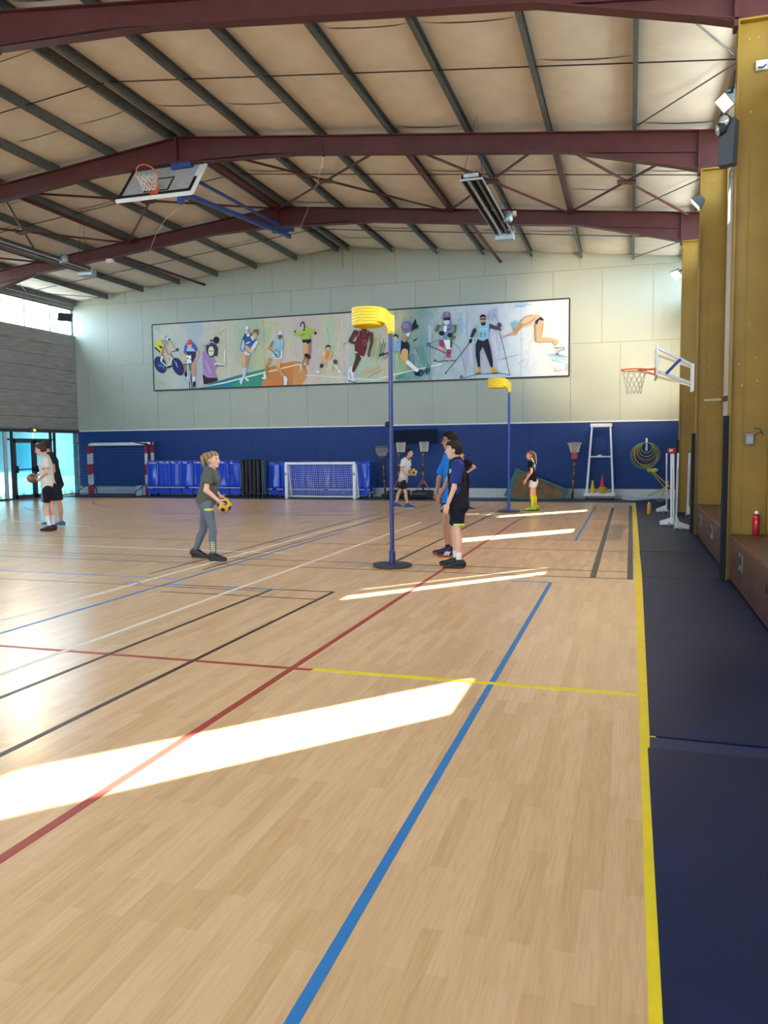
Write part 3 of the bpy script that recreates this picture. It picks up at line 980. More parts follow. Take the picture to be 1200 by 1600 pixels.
# ---------------------------------------------------------------- flood lamps, emergency light, exit sign
LAMPG = M('lit_flood_glass', (.9, .8, .6), .2, 0, .02, 5, 0, .5, None, ((1, .70, .34), 2.6))
OFFG = M('dark_flood_glass', (.05, .05, .055), .1, 0, .1)
CASE = M('dark_grey_case', (.05, .055, .065), .5, 0, .1)
def flood(label, c, aim, lit, power=0, size=(.30, .22), bracket=None, spread=110, beam=None):
    c, aim = Vector(c), Vector(aim).normalized()
    t = thing('flood_lamp', label, 'flood lamp', c)
    sd = aim.cross(Vector((0, 0, 1))).normalized()
    up = sd.cross(aim)
    hx_, hy_ = size[0] / 2, size[1] / 2
    front = [c + aim * .05 + sd * i * hx_ + up * j * hy_ for (i, j) in ((-1, -1), (1, -1), (1, 1), (-1, 1))]
    back = [c - aim * .10 + sd * i * hx_ * .55 + up * j * hy_ * .5 for (i, j) in ((-1, -1), (1, -1), (1, 1), (-1, 1))]
    obj('housing', MB().add(front + back, [(0, 1, 2, 3), (7, 6, 5, 4)] + [(k, k + 4, (k + 1) % 4 + 4, (k + 1) % 4) for k in range(4)]), CASE, t)
    obj('lamp_glass', MB().obox(c + aim * .055, sd, up, aim, hx_ * .88, hy_ * .86, .004), LAMPG if lit else OFFG, t)
    if bracket is not None:
        obj('bracket', MB().beam(c - aim * .05, bracket, .03, .02), CASE, t)
    if lit and power:
        d = bpy.data.lights.new('flood_light', 'SPOT')
        d.energy = power
        d.color = (1, .74, .42)
        d.spot_size = math.radians(spread)
        d.spot_blend = .55
        d.shadow_soft_size = .06
        o = bpy.data.objects.new('flood_light', d)
        o.location = c + aim * .09
        o.rotation_euler = (Vector(beam).normalized() if beam is not None else aim).to_track_quat('-Z', 'Y').to_euler()
        COL.objects.link(o)
    return t
LP = 520
p3 = at(1059.5, 427, 20.8)
hot = at(992, 500, YB)
flood('lit flood lamp on the farthest mustard column, shining on the back wall', p3, (-.55, -.35, -.76), True, LP * 3.0, (.30, .26), (1.12, 20.6, p3.z + .05), 76, hot - p3)
p2 = at(1090.5, 316, 15.1)
flood('lit flood lamp on the middle mustard column, high under the roof', p2, (-.75, .1, -.65), True, LP * .7, (.26, .22), (1.1, 15.35, p2.z + .05))
p1 = at(1137, 156, 10.9)
flood('lit flood lamp above the black emergency light on the nearest column', p1, (-.70, -.25, -.66), True, LP * .7, (.28, .2), (1.1, 10.35, p1.z + .1))
pL = at(9, 471, 21.2)
flood('lit flood lamp in front of the left clerestory window', pL, (.75, -.2, -.6), True, LP * .7, (.42, .30), (XL, 21.2, pL.z + .2))
pO = at(101, 494.5, 24.6)
flood('unlit black flood lamp near the left corner of the back wall', pO, (.55, -.45, -.68), False, 0, (.5, .34), (XL, 24.5, pO.z + .12))
t = thing('emergency_light', 'black emergency light box with two round lamps on the nearest column', 'emergency light', at(1138, 222, 10.02))
pe = at(1138, 224, 10.02)
bx_ = Vector((.9, -.42, 0)).normalized()
by_ = Vector((.42, .9, 0)).normalized()
obj('housing', MB().obox(pe, bx_, by_, Vector((.03, 0, 1)), .085, .07, .25), CASE, t, bevel=.008)
for (px_, py_, a) in ((1134, 190, (-.5, -.8, -.1)), (1127, 202, (-.95, -.2, -.25))):
    c = at(px_, py_, 9.98)
    ax = Vector(a).normalized()
    o = obj('lamp_head', MB().lathe(c - ax * .06, [(.03, 0), (.065, .03), (.075, .1), (.07, .105)], 18, ax), BLACK, t, smooth=True)
    obj('lens', MB().lathe(c + ax * .04, [(.066, 0), (.05, .014), (.01, .018)], 18, ax), M('ribbed_lens', (.45, .43, .40), .15, .4, .2, 30), o, smooth=True)
obj('bracket', MB().beam(pe + Vector((.05, .05, .1)), (1.11, 10.28, pe.z + .12), .05, .03), BLACK, t)
t = thing('exit_sign', 'small lit exit sign on the concrete boards above the doors', 'exit sign', on_x(52, 672, XL + .05))
pe = on_x(52, 672, XL + .08)
obj('housing', MB().box((XL + .03, pe.y - .17, pe.z - .085), (XL + .09, pe.y + .17, pe.z + .085)), M('brown_sign_case', (.10, .07, .04), .4), t)
obj('arrow_panel', MB().prism([(XL + .092, pe.y - .02, pe.z), (XL + .092, pe.y + .03, pe.z + .06), (XL + .092, pe.y + .05, pe.z + .02), (XL + .092, pe.y + .12, pe.z + .02), (XL + .092, pe.y + .12, pe.z - .03), (XL + .092, pe.y + .05, pe.z - .03), (XL + .092, pe.y + .03, pe.z - .06)], (.004, 0, 0)), M('lit_sign_yellow', (.9, .7, .1), .3, 0, .05, 5, 0, .3, None, ((1, .75, .1), 1.5)), t)
for (px_, py_, Y_, lab) in ((172, 408, 20.4, 'small white detector box hanging under the farthest frame at left'), (804, 334, 20.4, 'small pale sensor box on the top of the farthest frame at right')):
    c = at(px_, py_, Y_)
    t = thing('ceiling_sensor', lab, 'sensor', c)
    obj('cover', MB().obox(c, (1, 0, 0), (0, 1, 0), (0, 0, 1), .10 if px_ < 400 else .05, .07, .06), M('pale_plastic', (.6, .58, .5), .4), t, bevel=.02)
    obj('stem', MB().tube([c, c + Vector((0, .08, .14))], .012, 6), RODM, t)

# ---------------------------------------------------------------- storage benches between the columns
BENCH = M('stained_bench_wood', (.075, .028, .017), .45, 0, .3, 2.5, .05, .4, (6, 1, 6))
BTOP = M('bench_top_wood', (.10, .045, .025), .38, 0, .3, 2.5, .03, .45, (1, 8, 1))
ZBN = .56
def bench(label, y0, y1, doors):
    t = thing('storage_bench', label, 'bench', (1.3, y0, 0), 'storage benches between the columns')
    obj('carcass', MB().box((1.165, y0, .02), (1.74, y1, ZBN - .025)), BENCH, t)
    obj('bench_top', MB().box((1.13, y0, ZBN - .025), (1.745, y1, ZBN)), BTOP, t, bevel=.004)
    ya = y0 + .02
    n = doors
    wd = (y1 - y0 - .04) / n
    for k in range(n):
        d = obj('door', MB().box((1.142, ya + .004, .03), (1.165, ya + wd - .004, ZBN - .032)), BENCH, t, bevel=.003)
        h = ya + (.10 if k % 2 == 0 else wd - .10)
        obj('hasp', MB().box((1.132, h - .007, .26), (1.142, h + .007, .45)), M('dull_steel', (.2, .2, .2), .4, .6), d, bevel=.002)
        obj('padlock', MB().ring((1.118, h + .03, .40), (1, 0, 0), .02, .005, 14, 6).box((1.108, h + .002, .345), (1.128, h + .058, .395)), M('dark_padlock', (.06, .055, .05), .35, .7), d)
        ya += wd
    return t
bench('brown storage bench with padlocked doors under the red bottle', 5.3, 10.16, 5)
bench('brown storage bench with a black bag on top, between the two columns', 10.45, 15.26, 5)
# bottles and bag
def bottle(label, base, h, r, col, capcol, cap_h):
    t = thing('water_bottle', label, 'bottle', base)
    b = Vector(base)
    obj('body', MB().lathe(b, [(r * .9, 0), (r, .01), (r, h * .62), (r * .93, h * .66), (r, h * .7), (r * .95, h * .86), (r * .6, h * .93)], 20), col, t, smooth=True)
    obj('cap', MB().lathe(b + Vector((0, 0, h * .92)), [(r * .62, 0), (r * .66, .005), (r * .62, cap_h), (r * .3, cap_h + .01)], 16), capcol, t, smooth=True)
    return t
rb_ = on_x(1184, 843, 1.42)
bottle('red metal water bottle standing on the near bench', (1.40, rb_.y, ZBN), .27, .042, M('red_anodised_bottle', (.42, .015, .03), .25, .5), M('silver_cap', (.6, .6, .6), .3, .7), .035)
ob = fl(1014, 804)
bottle('orange drink bottle standing on the navy floor by the yellow line', (ob.x, ob.y, .005), .27, .045, M('orange_drink', (.65, .26, .05), .35), M('pale_cap', (.75, .55, .35), .4), .03)
t = thing('backpack', 'black bag lying on the bench between the columns', 'bag', (1.42, 13.3, ZBN))
bc = Vector((1.47, 13.0, ZBN))
obj('body', MB().sphere(bc + Vector((0, 0, .085)), .16, 18, 12, (.9, 1.35, .52)), BLACK, t, smooth=True)
obj('strap', MB().tube([bc + Vector((-.12, -.1, .09)), bc + Vector((-.17, 0, .11)), bc + Vector((-.12, .12, .09))], .014, 6), CASE, t, smooth=True)
obj('trim', MB().obox(bc + Vector((-.145, -.02, .09)), (0, 1, 0), (0, 0, 1), (1, 0, 0), .05, .02, .004), WHITE, t)

# electrical boxes and the wooden peg
jb = at(1171, 686, 10.26)
t = thing('junction_box', 'grey electrical box with a loose cable on the nearest mustard column', 'electrical box', jb)
obj('box_body', MB().box((jb.x - .045, 10.23, jb.z - .065), (jb.x + .045, 10.29, jb.z + .065)), M('grey_box_plastic', (.22, .24, .24), .5), t, bevel=.006)
obj('socket_face', MB().box((jb.x - .03, 10.225, jb.z - .045), (jb.x + .03, 10.232, jb.z + .03)), M('pale_grey_face', (.33, .35, .35), .5), t)
obj('cable', MB().tube([(jb.x + .04, 10.27, jb.z + .04), (jb.x + .12, 10.26, jb.z + .08), (jb.x + .15, 10.27, jb.z + .05), (jb.x + .11, 10.27, jb.z + .12), (jb.x + .05, 10.28, jb.z + .13)], .006, 6), CASE, t, smooth=True)
jb = at(1189, 101, 10.26)
t = thing('cable_clip_plate', 'small white bracket high on the nearest mustard column', 'bracket', jb)
obj('plate', MB().box((jb.x - .05, 10.26, jb.z - .055), (jb.x + .07, 10.293, jb.z + .05)), M('white_plastic', (.6, .6, .58), .5), t)
obj('hook', MB().tube([(jb.x - .03, 10.25, jb.z - .03), (jb.x + .02, 10.235, jb.z - .04), (jb.x + .05, 10.25, jb.z - .01)], .01, 6), CASE, t)
pg = at(1129, 624, 14.3)
t = thing('wooden_peg', 'brown wooden peg with a pale rope end sticking out between the columns', 'peg', pg)
e_ = pg + Vector((.55, 1.0, .1))
obj('peg_block', MB().beam(pg, pg + Vector((.30, .1, .08)), .09, .09), BTOP, t)
obj('rope_end', MB().tube([pg + Vector((-.02, 0, 0)), pg + Vector((-.28, -.02, -.01))], .018, 8), M('pale_rope', (.5, .42, .3), .9, 0, .2, 60), t)
obj('stay', MB().beam(pg + Vector((.28, .1, .08)), (XR + .01, pg.y + .2, pg.z + .1), .06, .06), BTOP, t)
# ---------------------------------------------------------------- things along the back wall
RED = M('red_gloss_paint', (.40, .02, .02), .4)
PCOL = M_col('banded_paint', .4)
def banded(mb, a, b, r, n, first):
    a, b = Vector(a), Vector(b)
    cols = [(.42, .02, .02), (.72, .72, .72)]
    for k in range(n):
        mb.col = cols[(k + first) % 2]
        mb.beam(lerp(a, b, k / n), lerp(a, b, (k + 1) / n), r, r, (0, 1, 0))
    return mb
def handball_goal(label, xl, xr, y, dy, h, net_to, crossband, netm):
    t = thing('handball_goal', label, 'goal', ((xl + xr) / 2, y, 0), 'red and white handball goals')
    obj('left_post', banded(MB(), (xl, y, 0), (xl, y, h), .08, 5, 0), PCOL, t)
    obj('right_post', banded(MB(), (xr, y, 0), (xr, y, h), .08, 5, 0), PCOL, t)
    obj('crossbar', MB().beam((xl - .04, y, h - .04), (xr + .04, y, h - .04), .08, .08), WHITE, t)
    mb = MB()
    for x in (xl, xr):
        mb.tube([(x, y, h - .05), (x - .02, y + dy * .75, h + .02)], .022, 8)
        mb.tube([(x, y, .45), (x, y + dy * .8, .2), (x, y + dy, .03)], .018, 8)
        mb.tube([(x, y, .03), (x, y + dy, .03)], .018, 8)
    mb.tube([(xl, y + dy, .03), (xr, y + dy, .03)], .018, 8)
    obj('net_support', mb, DARKMET, t, smooth=True)
    mb = MB()
    net_quad(mb, (xl, y + dy * .7, h), (xr, y + dy * .7, h), (xr, y + dy, .03), (xl, y + dy, .03), 24, 18, .004, (0, .06, 0))
    for x in (xl, xr):
        net_quad(mb, (x, y, h), (x, y + dy * .7, h), (x, y + dy, .03), (x, y, .03), 7, 18, .004)
    o = obj('net', mb, netm, t, fix=False)
    o['kind'] = 'stuff'
    return t
NETB = M('blue_net_cord', (.03, .10, .36), .8)
gl_, gr_ = at(139.5, 735, 24.85).x, at(229, 735, 24.85).x
handball_goal('front red and white handball goal by the glazed corner', gl_, gr_, 24.85, -.85, 1.90, 0, 3, NETB)
gl2, gr2 = at(144, 735, 25.3).x, at(239, 735, 25.3).x
handball_goal('second red and white handball goal pushed behind the first', gl2, gr2, 25.3, .25, 1.93, 0, 3, NETB)
t = thing('foam_block', 'pale blue foam block on the floor inside the handball goal', 'foam block', at(215, 772, 24.9))
c_ = fl(214, 776)
obj('block', MB().box((c_.x - .36, 24.9, 0), (c_.x + .30, 25.2, .36)), M('pale_blue_foam', (.42, .62, .68), .8, 0, .1, 8), t, bevel=.02)
obj('strap', MB().box((c_.x - .1, 24.895, -.0), (c_.x - .06, 25.205, .364)), M('blue_strap', (.1, .25, .4), .7), t)

COVER = M('blue_vinyl_cover', (.010, .06, .52), .26, 0, .12, 3, .05, .5)
def trolley(label, pxa, pxb, Y, n, ptop, pbot):
    xa, xb = at(pxa, 745, Y).x, at(pxb, 745, Y).x
    ztop, zbot = at((pxa + pxb) / 2, ptop, Y).z, at((pxa + pxb) / 2, pbot, Y).z
    t = thing('covered_trolley', label, 'trolley', ((xa + xb) / 2, Y, 0), 'equipment trolleys under blue vinyl covers')
    wd = (xb - xa) / n
    for k in range(n):
        nu, nv = 8, 8
        vs, fs = [], []
        ph = random.uniform(0, 6)
        sl = random.uniform(-1.4, 1.4)
        for j in range(nv + 1):
            for i in range(nu + 1):
                u, v = i / nu, j / nv
                edge = (4 * u * (1 - u)) ** .5
                off = .05 * edge * math.sin(ph + 3.0 * u + sl * 3 * v) + .035 * max(0, 1 - abs(u - .5 - .35 * sl * (v - .5)) * 5)
                vs.append((xa + wd * (k + .012 + .976 * u), Y - off * (.4 + .6 * v) + .015 * abs(u - .5), ztop + (zbot - ztop) * v - .01 * math.sin(3 * u)))
        for j in range(nv):
            for i in range(nu):
                q_ = j * (nu + 1) + i
                fs.append((q_, q_ + 1, q_ + nu + 2, q_ + nu + 1))
        o = obj('cover_panel', MB().add(vs, fs), COVER, t, smooth=True, fix=False)
        md = o.modifiers.new('solid', 'SOLIDIFY')
        md.thickness = .006
    obj('frame_tube', MB().tube([(xa, Y + .06, .12), (xa, Y + .06, ztop), (xb, Y + .06, ztop), (xb, Y + .06, .12), (xa, Y + .06, .12)], .02, 8).tube([(xa, Y + .5, .12), (xa, Y + .5, ztop), (xb, Y + .5, ztop), (xb, Y + .5, .12)], .02, 8).tube([(xa, Y + .06, .12), (xa, Y + .5, .12)], .02, 8).tube([(xb, Y + .06, .12), (xb, Y + .5, .12)], .02, 8), DARKMET, t)
    obj('back_cover', MB().box((xa, Y + .3, .2), (xb, Y + .32, ztop)), COVER, t)
    obj('hem_rail', MB().box((xa, Y - .05, zbot - .01), (xb, Y - .015, zbot + .025)), M('pale_lilac_rail', (.42, .40, .62), .5), t)
    for k in range(n):
        obj('lower_flap', MB().box((xa + wd * (k + .05), Y - .02, .10), (xa + wd * (k + .95), Y - .01, zbot - .03)), COVER, t)
    for x in (xa + .1, (xa + xb) / 2, xb - .1):
        for y in (Y + .06, Y + .5):
            obj('wheel', MB().lathe((x - .02, y, .06), [(.055, 0), (.055, .04)], 14, (1, 0, 0)).beam((x, y, .06), (x, y, .14), .03, .03), BLACK, t)
    return t
trolley('trolley under creased blue vinyl covers left of the folded tables', 230, 377, 24.55, 8, 720.5, 762)
trolley('trolley under blue vinyl covers behind the small white goal', 419, 578, 24.66, 8, 721, 765)

# folded tables stacked upright between the trolleys
FT = M('black_folded_table', (.012, .013, .018), .5)
for k, px_ in enumerate((381.5, 387.5, 393.5, 399.5, 405.5, 413)):
    p = at(px_, 770, 24.6 + .03 * (k % 2))
    where = ['leftmost of the five black', 'second from left of the five black', 'middle one of the five black', 'fourth from left of the five black', 'rightmost of the five black', ''][k]
    lab = (where + ' folded tables standing between the blue covers') if k < 5 else 'slate blue folded table standing beside the second blue cover'
    mt = FT if k < 5 else M('slate_folded_table', (.05, .08, .14), .5)
    t = thing('folded_table', lab, 'folded table', (p.x, p.y, 0), 'folded tables between the trolleys')
    tl = random.uniform(-.02, .02)
    obj('table_leaf', MB().obox((p.x, p.y + .2, .72), (1, 0, tl), (0, 1, 0), (-tl, 0, 1), .018, .36, .56), mt, t)
    obj('table_leaf', MB().obox((p.x + .07, p.y + .2, .70), (1, 0, tl), (0, 1, 0), (-tl, 0, 1), .018, .36, .54), mt, t)
    obj('frame', MB().tube([(p.x + .035, p.y - .17, .06), (p.x + .035, p.y - .17, 1.26), (p.x + .035, p.y + .1, 1.30)], .012, 6).tube([(p.x + .035, p.y - .2, .08), (p.x + .035, p.y + .55, .08)], .015, 6), DARKMET if k < 5 else mt, t)
    obj('foot', MB().box((p.x + .005, p.y - .2, 0), (p.x + .065, p.y - .1, .08)).box((p.x + .005, p.y + .45, 0), (p.x + .065, p.y + .55, .08)), BLACK, t)

# ---------------------------------------------------------------- small white goal
YG = 24.15
xl, xr = at(448, 770, YG).x, at(554, 770, YG).x
zg = at(500, 722, YG).z
t = thing('small_goal', 'small white five a side goal with a white net', 'goal', ((xl + xr) / 2, YG, 0))
GW = M('white_goal_tube', (.74, .75, .77), .4)
obj('crossbar', MB().box((xl - .04, YG - .045, zg - .08), (xr + .04, YG + .045, zg)), GW, t, bevel=.012)
for x in (xl, xr):
    obj('post', MB().box((x - .045, YG - .045, 0), (x + .045, YG + .045, zg - .08)), GW, t, bevel=.012)
    obj('side_stay', MB().tube([(x, YG + .04, zg - .04), (x, YG + .2, zg - .12), (x, YG + .4, .05), (x, YG + .02, .03)], .024, 8), GW, t, smooth=True)
    obj('corner_mark', MB().box((x - .03, YG - .048, zg * .64), (x + .03, YG - .046, zg * .64 + .09)), M('grey_sticker', (.2, .2, .24), .5), t)
obj('ground_bar', MB().tube([(xl, YG + .4, .05), (xr, YG + .4, .05)], .03, 8), GW, t, smooth=True)
mb = MB()
net_quad(mb, (xl, YG + .18, zg - .08), (xr, YG + .18, zg - .08), (xr, YG + .39, .06), (xl, YG + .39, .06), 34, 15, .0045, (0, .03, -.03))
net_quad(mb, (xl, YG, zg - .02), (xr, YG, zg - .02), (xr, YG + .18, zg - .08), (xl, YG + .18, zg - .08), 34, 3, .0045)
for x in (xl, xr):
    net_quad(mb, (x, YG, zg - .04), (x, YG + .18, zg - .08), (x, YG + .39, .06), (x, YG + .05, .06), 6, 14, .0045)
o = obj('net', mb, M('white_net_cord', (.62, .64, .68), .8), t, fix=False)
o['kind'] = 'stuff'

# ---------------------------------------------------------------- portable baskets
BAND = M_col('banded_pole_paint', .45)
def banded_pole(t, a, b, r=.03, name='pole'):
    mb = MB()
    cuts = [0, .16, .20, .33, .40, .52, .56, .72, .77, 1]
    cols = [(.025, .022, .022), (.42, .13, .02), (.10, .07, .05), (.45, .13, .02), (.03, .028, .028), (.40, .12, .02), (.09, .06, .045), (.45, .14, .02), (.03, .028, .028)]
    for k in range(9):
        mb.col = cols[k]
        mb.tube([lerp(a, b, cuts[k]), lerp(a, b, cuts[k + 1])], r, 10)
    obj(name, mb, BAND, t, smooth=True)
def portable_hoop(label, px, Y, pb, ptop, netpx, board, bw):
    b = at(px, pb, Y)
    zt_ = at(px, ptop, Y).z
    x = b.x
    t = thing('portable_basket', label, 'basket stand', (x, Y, 0), 'portable basket stands along the back wall')
    obj('base_tank', MB().obox((x, Y + .05, .16), (1, 0, 0), (0, 1, 0), (0, 0, 1), bw, .32, .09).obox((x, Y - .02, .05), (1, 0, 0), (0, 1, 0), (0, 0, 1), bw * 1.12, .36, .045), BLACK, t, bevel=.05)
    obj('wheel', MB().lathe((x + bw * .8, Y - .36, .09), [(.085, -.03), (.085, .03)], 16, (1, 0, 0)), BLACK, t)
    banded_pole(t, (x, Y + .1, .2), (x, Y + .1, zt_), .03)
    obj('stay', MB().tube([(x - bw * .8, Y + .1, .2), (x, Y + .1, .62)], .018, 6).tube([(x + bw * .8, Y + .1, .2), (x, Y + .1, .62)], .018, 6), M('orange_stay', (.42, .12, .02), .5), t)
    c = at(netpx, ptop + 1, Y)
    c.y = Y - .28
    obj('rim', MB().ring((c.x, c.y, zt_), (0, 0, 1), .155, .011, 24, 6), BLACK, t)
    obj('rim_arm', MB().beam((c.x, c.y + .155, zt_), (c.x, Y + .1, zt_), .05, .03), BLACK, t)
    mb = MB()
    hoop_net(mb, (c.x, c.y, zt_), .155, (0, 0, -1), .32, 10, .007, .75)
    o = obj('net', mb, CORD, t, fix=False)
    o['kind'] = 'stuff'
    if board:
        obj('backboard', MB().box((c.x - .40, Y + .0, zt_ - .05), (c.x + .36, Y + .03, zt_ + .40)), M('smoked_backboard', (.007, .012, .028), .7, 0, .1, 5, 0, .1), t, bevel=.01)
        obj('board_post', MB().tube([(x, Y + .1, zt_ - .1), (x, Y + .1, zt_ + .3)], .025, 8), BLACK, t)
    return t
portable_hoop('portable basket with a black board, behind the boy in white', 622, 25.0, 772, 691, 630, True, .32)
portable_hoop('portable basket with a black board, standing clear on its black tank', 660, 25.0, 772, 690, 666, True, .30)
# shield shaped practice net on a banded pole
b = at(602, 772, 25.5)
t = thing('shield_net_stand', 'banded pole with a shield shaped net frame left of the near post', 'net stand', (b.x, 25.5, 0))
obj('base_plate', MB().box((b.x - .12, 25.42, 0), (b.x + .16, 25.6, .11)), BLACK, t, bevel=.02)
top = at(598, 716, 25.5)
banded_pole(t, (b.x, 25.5, .1), (top.x, 25.5, top.z), .03)
sh = [at(p, q_, 25.46) for p, q_ in ((587, 698.5), (597, 697.5), (606, 697.5), (606, 705), (604, 711), (598, 715), (591, 712), (587.5, 706))]
obj('net_frame', MB().tube(sh, .022, 8, True), M('speckled_frame', (.20, .13, .07), .6, 0, .8, 16), t, smooth=True)
mb = MB()
net_quad(mb, sh[0], sh[2], sh[4], sh[6], 8, 6, .006, (0, .06, -.05))
o = obj('net', mb, CORD, t, fix=False)
o['kind'] = 'stuff'
# red and grey hoop stand beside the white rack
b = at(894, 781, 24.9)
zt_ = at(897, 693, 24.9).z
t = thing('hoop_stand', 'banded pole with a small hoop and red bracket left of the white rack', 'basket stand', (b.x, 24.9, 0))
obj('foot_plate', MB().box((b.x - .25, 24.75, 0), (b.x + .22, 25.1, .03)), BLACK, t)
banded_pole(t, (b.x, 24.9, .02), (b.x + .08, 24.9, zt_ - .25), .032)
obj('bracket', MB().box((b.x - .03, 24.84, zt_ - .48), (b.x + .14, 24.95, zt_ - .2)), RED, t, bevel=.02)
obj('rim', MB().ring((b.x + .07, 24.75, zt_), (0, .08, 1), .2, .022, 28, 8), M('speckled_grey_rim', (.3, .28, .25), .6, 0, .4, 30), t, smooth=True)
mb = MB()
hoop_net(mb, (b.x + .07, 24.75, zt_), .19, (0, 0, -1), .27, 10, .008, .6)
o = obj('net', mb, CORD, t, fix=False)
o['kind'] = 'stuff'

# ---------------------------------------------------------------- tilted padded board
Yq = 24.9
q_ = [at(x, y, Yq) for x, y in ((787, 775), (804, 731.5), (889, 765.5), (883, 778.5), (862, 780), (802, 779.5))]
q_ = [Vector((p.x, Yq + .35 * max(0, p.z) / 1.0, max(p.z, .01))) for p in q_]
t = thing('tilted_board', 'brown board with a teal edge leaning slantwise against the blue wall', 'board', q_[0])
obj('panel', MB().prism(q_, (0, .05, .0)), M('brown_board_face', (.17, .10, .045), .8, 0, .3, 5), t)
cq = sum(q_, Vector()) / len(q_)
inn = [cq + (p - cq) * (.80 if i in (0,) else .86) for i, p in enumerate(q_)]
mb = MB()
for i in range(len(q_)):
    j = (i + 1) % len(q_)
    mb.prism([q_[i], q_[j], inn[j], inn[i]], (0, -.015, 0))
obj('edge_band', mb, M('teal_edge', (.035, .14, .15), .6), t)

# ---------------------------------------------------------------- white rack with cones
YK = 25.15
def K(x, y, d=0):
    p = at(x, y, YK + d)
    return p
t = thing('white_rack', 'tall white A shaped metal rack against the blue wall', 'rack', fl(937, 781))
zr = lambda y: at(937, y, YK).z
tl, tr, bl, br_ = K(925, 663), K(953.5, 663), K(916, 776), K(958, 776)
for (a, b_) in ((tl, bl), (tr, br_)):
    obj('upright', MB().beam((a.x, YK + .15, a.z), (b_.x, YK - .16, .08), .05, .05, (0, 1, 0)), GW, t)
    obj('upright', MB().beam((a.x, YK + .18, a.z), (b_.x, YK + .35, .08), .05, .05, (0, 1, 0)), GW, t)
obj('top_bar', MB().box((tl.x - .05, YK + .08, zr(667)), (tr.x + .05, YK + .24, zr(661.5))), GW, t)
obj('middle_bar', MB().beam((K(921, 713).x, YK - .0, zr(713.5)), (K(955.5, 713).x, YK - .0, zr(713.5)), .04, .04), GW, t)
zs = .13
obj('tray', MB().box((bl.x - .06, YK - .22, zs - .05), (br_.x + .06, YK + .38, zs - .02)).box((bl.x - .06, YK - .22, zs - .06), (br_.x + .06, YK - .19, zs + .07)).box((bl.x - .06, YK + .35, zs - .06), (br_.x + .06, YK + .38, zs + .07)), GW, t)
for x in (bl.x, br_.x):
    for y in (YK - .16, YK + .32):
        obj('castor', MB().lathe((x - .015, y, .035), [(.034, 0), (.034, .03)], 12, (1, 0, 0)), BLACK, t)
tag(obj('chalk_box', MB().box((K(934, 711).x, YK - .03, zr(713.5) + .021), (K(940, 711).x, YK + .03, zr(713.5) + .055)), WHITE, bevel=.004), 'tiny white box on the middle bar of the white rack', 'box')
YCO = M('yellow_cone_plastic', (.72, .50, .02), .45)
RCO = M('red_cone_plastic', (.62, .03, .05), .45)
def cone(label, x, y, z, h, r, mt):
    t = thing('training_cone', label, 'cone', (x, y, z))
    obj('skirt', MB().box((x - r * 1.15, y - r * 1.15, z), (x + r * 1.15, y + r * 1.15, z + .015)), mt, t, bevel=.004)
    obj('cone_body', MB().lathe((x, y, z + .012), [(r, 0), (r * .3, h * .9), (r * .26, h)], 18), mt, t, smooth=True)
cx = K(926, 758)
cone('yellow training cone standing alone in the white rack tray', cx.x, YK - .06, zs - .02, .46, .10, YCO)
cx = K(941.5, 758)
zz = zs - .02
for k in range(6):
    mt = [RCO, YCO, YCO, YCO, YCO, YCO][k]
    lab = ['red marker disc at the very bottom of the disc stack', 'lowest yellow disc of the stack in the white rack', 'second lowest yellow disc of the stack in the rack', 'middle yellow disc of the stack in the rack', 'second highest yellow disc of the stack in the rack', 'topmost yellow disc of the stack, under the red cone'][k]
    r = .10 if k == 0 else .145 - .012 * (k % 2)
    hh = .07 if k == 0 else .042
    o = tag(obj('marker_disc', MB().lathe((cx.x + random.uniform(-.01, .01), YK - .06, zz), [(r, 0), (r, .012), (r * .55, hh - .004), (r * .5, hh)], 20), mt, smooth=True), lab, 'marker disc', 'marker discs stacked in the white rack')
    zz += hh
cone('red training cone on top of the yellow disc stack', cx.x - .01, YK - .06, zz, .33, .07, RCO)

# ---------------------------------------------------------------- hoops hanging on the wall
hc = at(1010, 708, YB - .08)
pegz = at(1010, 694, YB).z
t = thing('hoop_peg', 'small white wall peg holding the ring of hoops', 'peg', (hc.x, YB - .03, pegz))
obj('peg_plate', MB().box((hc.x - .03, YB - .035, pegz - .20), (hc.x + .03, YB - .018, pegz + .18)), GW, t)
obj('peg_arm', MB().tube([(hc.x, YB - .03, pegz + .02), (hc.x, YB - .30, pegz + .04)], .015, 8), GW, t)
HY = [M('yellow_hoop', (.55, .46, .06), .4), M('dull_yellow_hoop', (.40, .32, .05), .4), M('sky_blue_hoop', (.08, .22, .38), .4), M('rust_hoop', (.30, .10, .04), .4)]
hl = [(.38, 0, 'largest bright yellow hoop hanging on the wall peg'), (.36, 1, 'second largest yellow hoop on the wall peg'), (.34, 0, 'bright yellow hoop nested third on the wall peg'), (.29, 3, 'rust coloured hoop in the ring of wall hoops'), (.26, 1, 'dull yellow hoop nested inside the rust hoop'), (.21, 1, 'small dull yellow hoop near the centre of the wall hoops'), (.155, 1, 'smallest yellow hoop at the centre of the wall hoops'), (.40, 2, 'pale blue hoop sagging lowest behind the yellow hoops')]
for k, (R_, c, lab) in enumerate(hl):
    dx = (-.035, .03, -.02, .01, .0, .0, .0, -.06)[k]
    zc = pegz + .045 - R_ - .0
    if k in (4, 5, 6):
        zc = pegz + .045 - R_ - (.0, .0, .0)[k - 4]
    tag(obj('hoop', MB().ring((hc.x + dx, YB - .05 - .028 * k, zc), (0, 1, .02), R_, .013, 40, 8), HY[c], smooth=True), lab, 'hoop', 'hoops hanging on the wall peg')

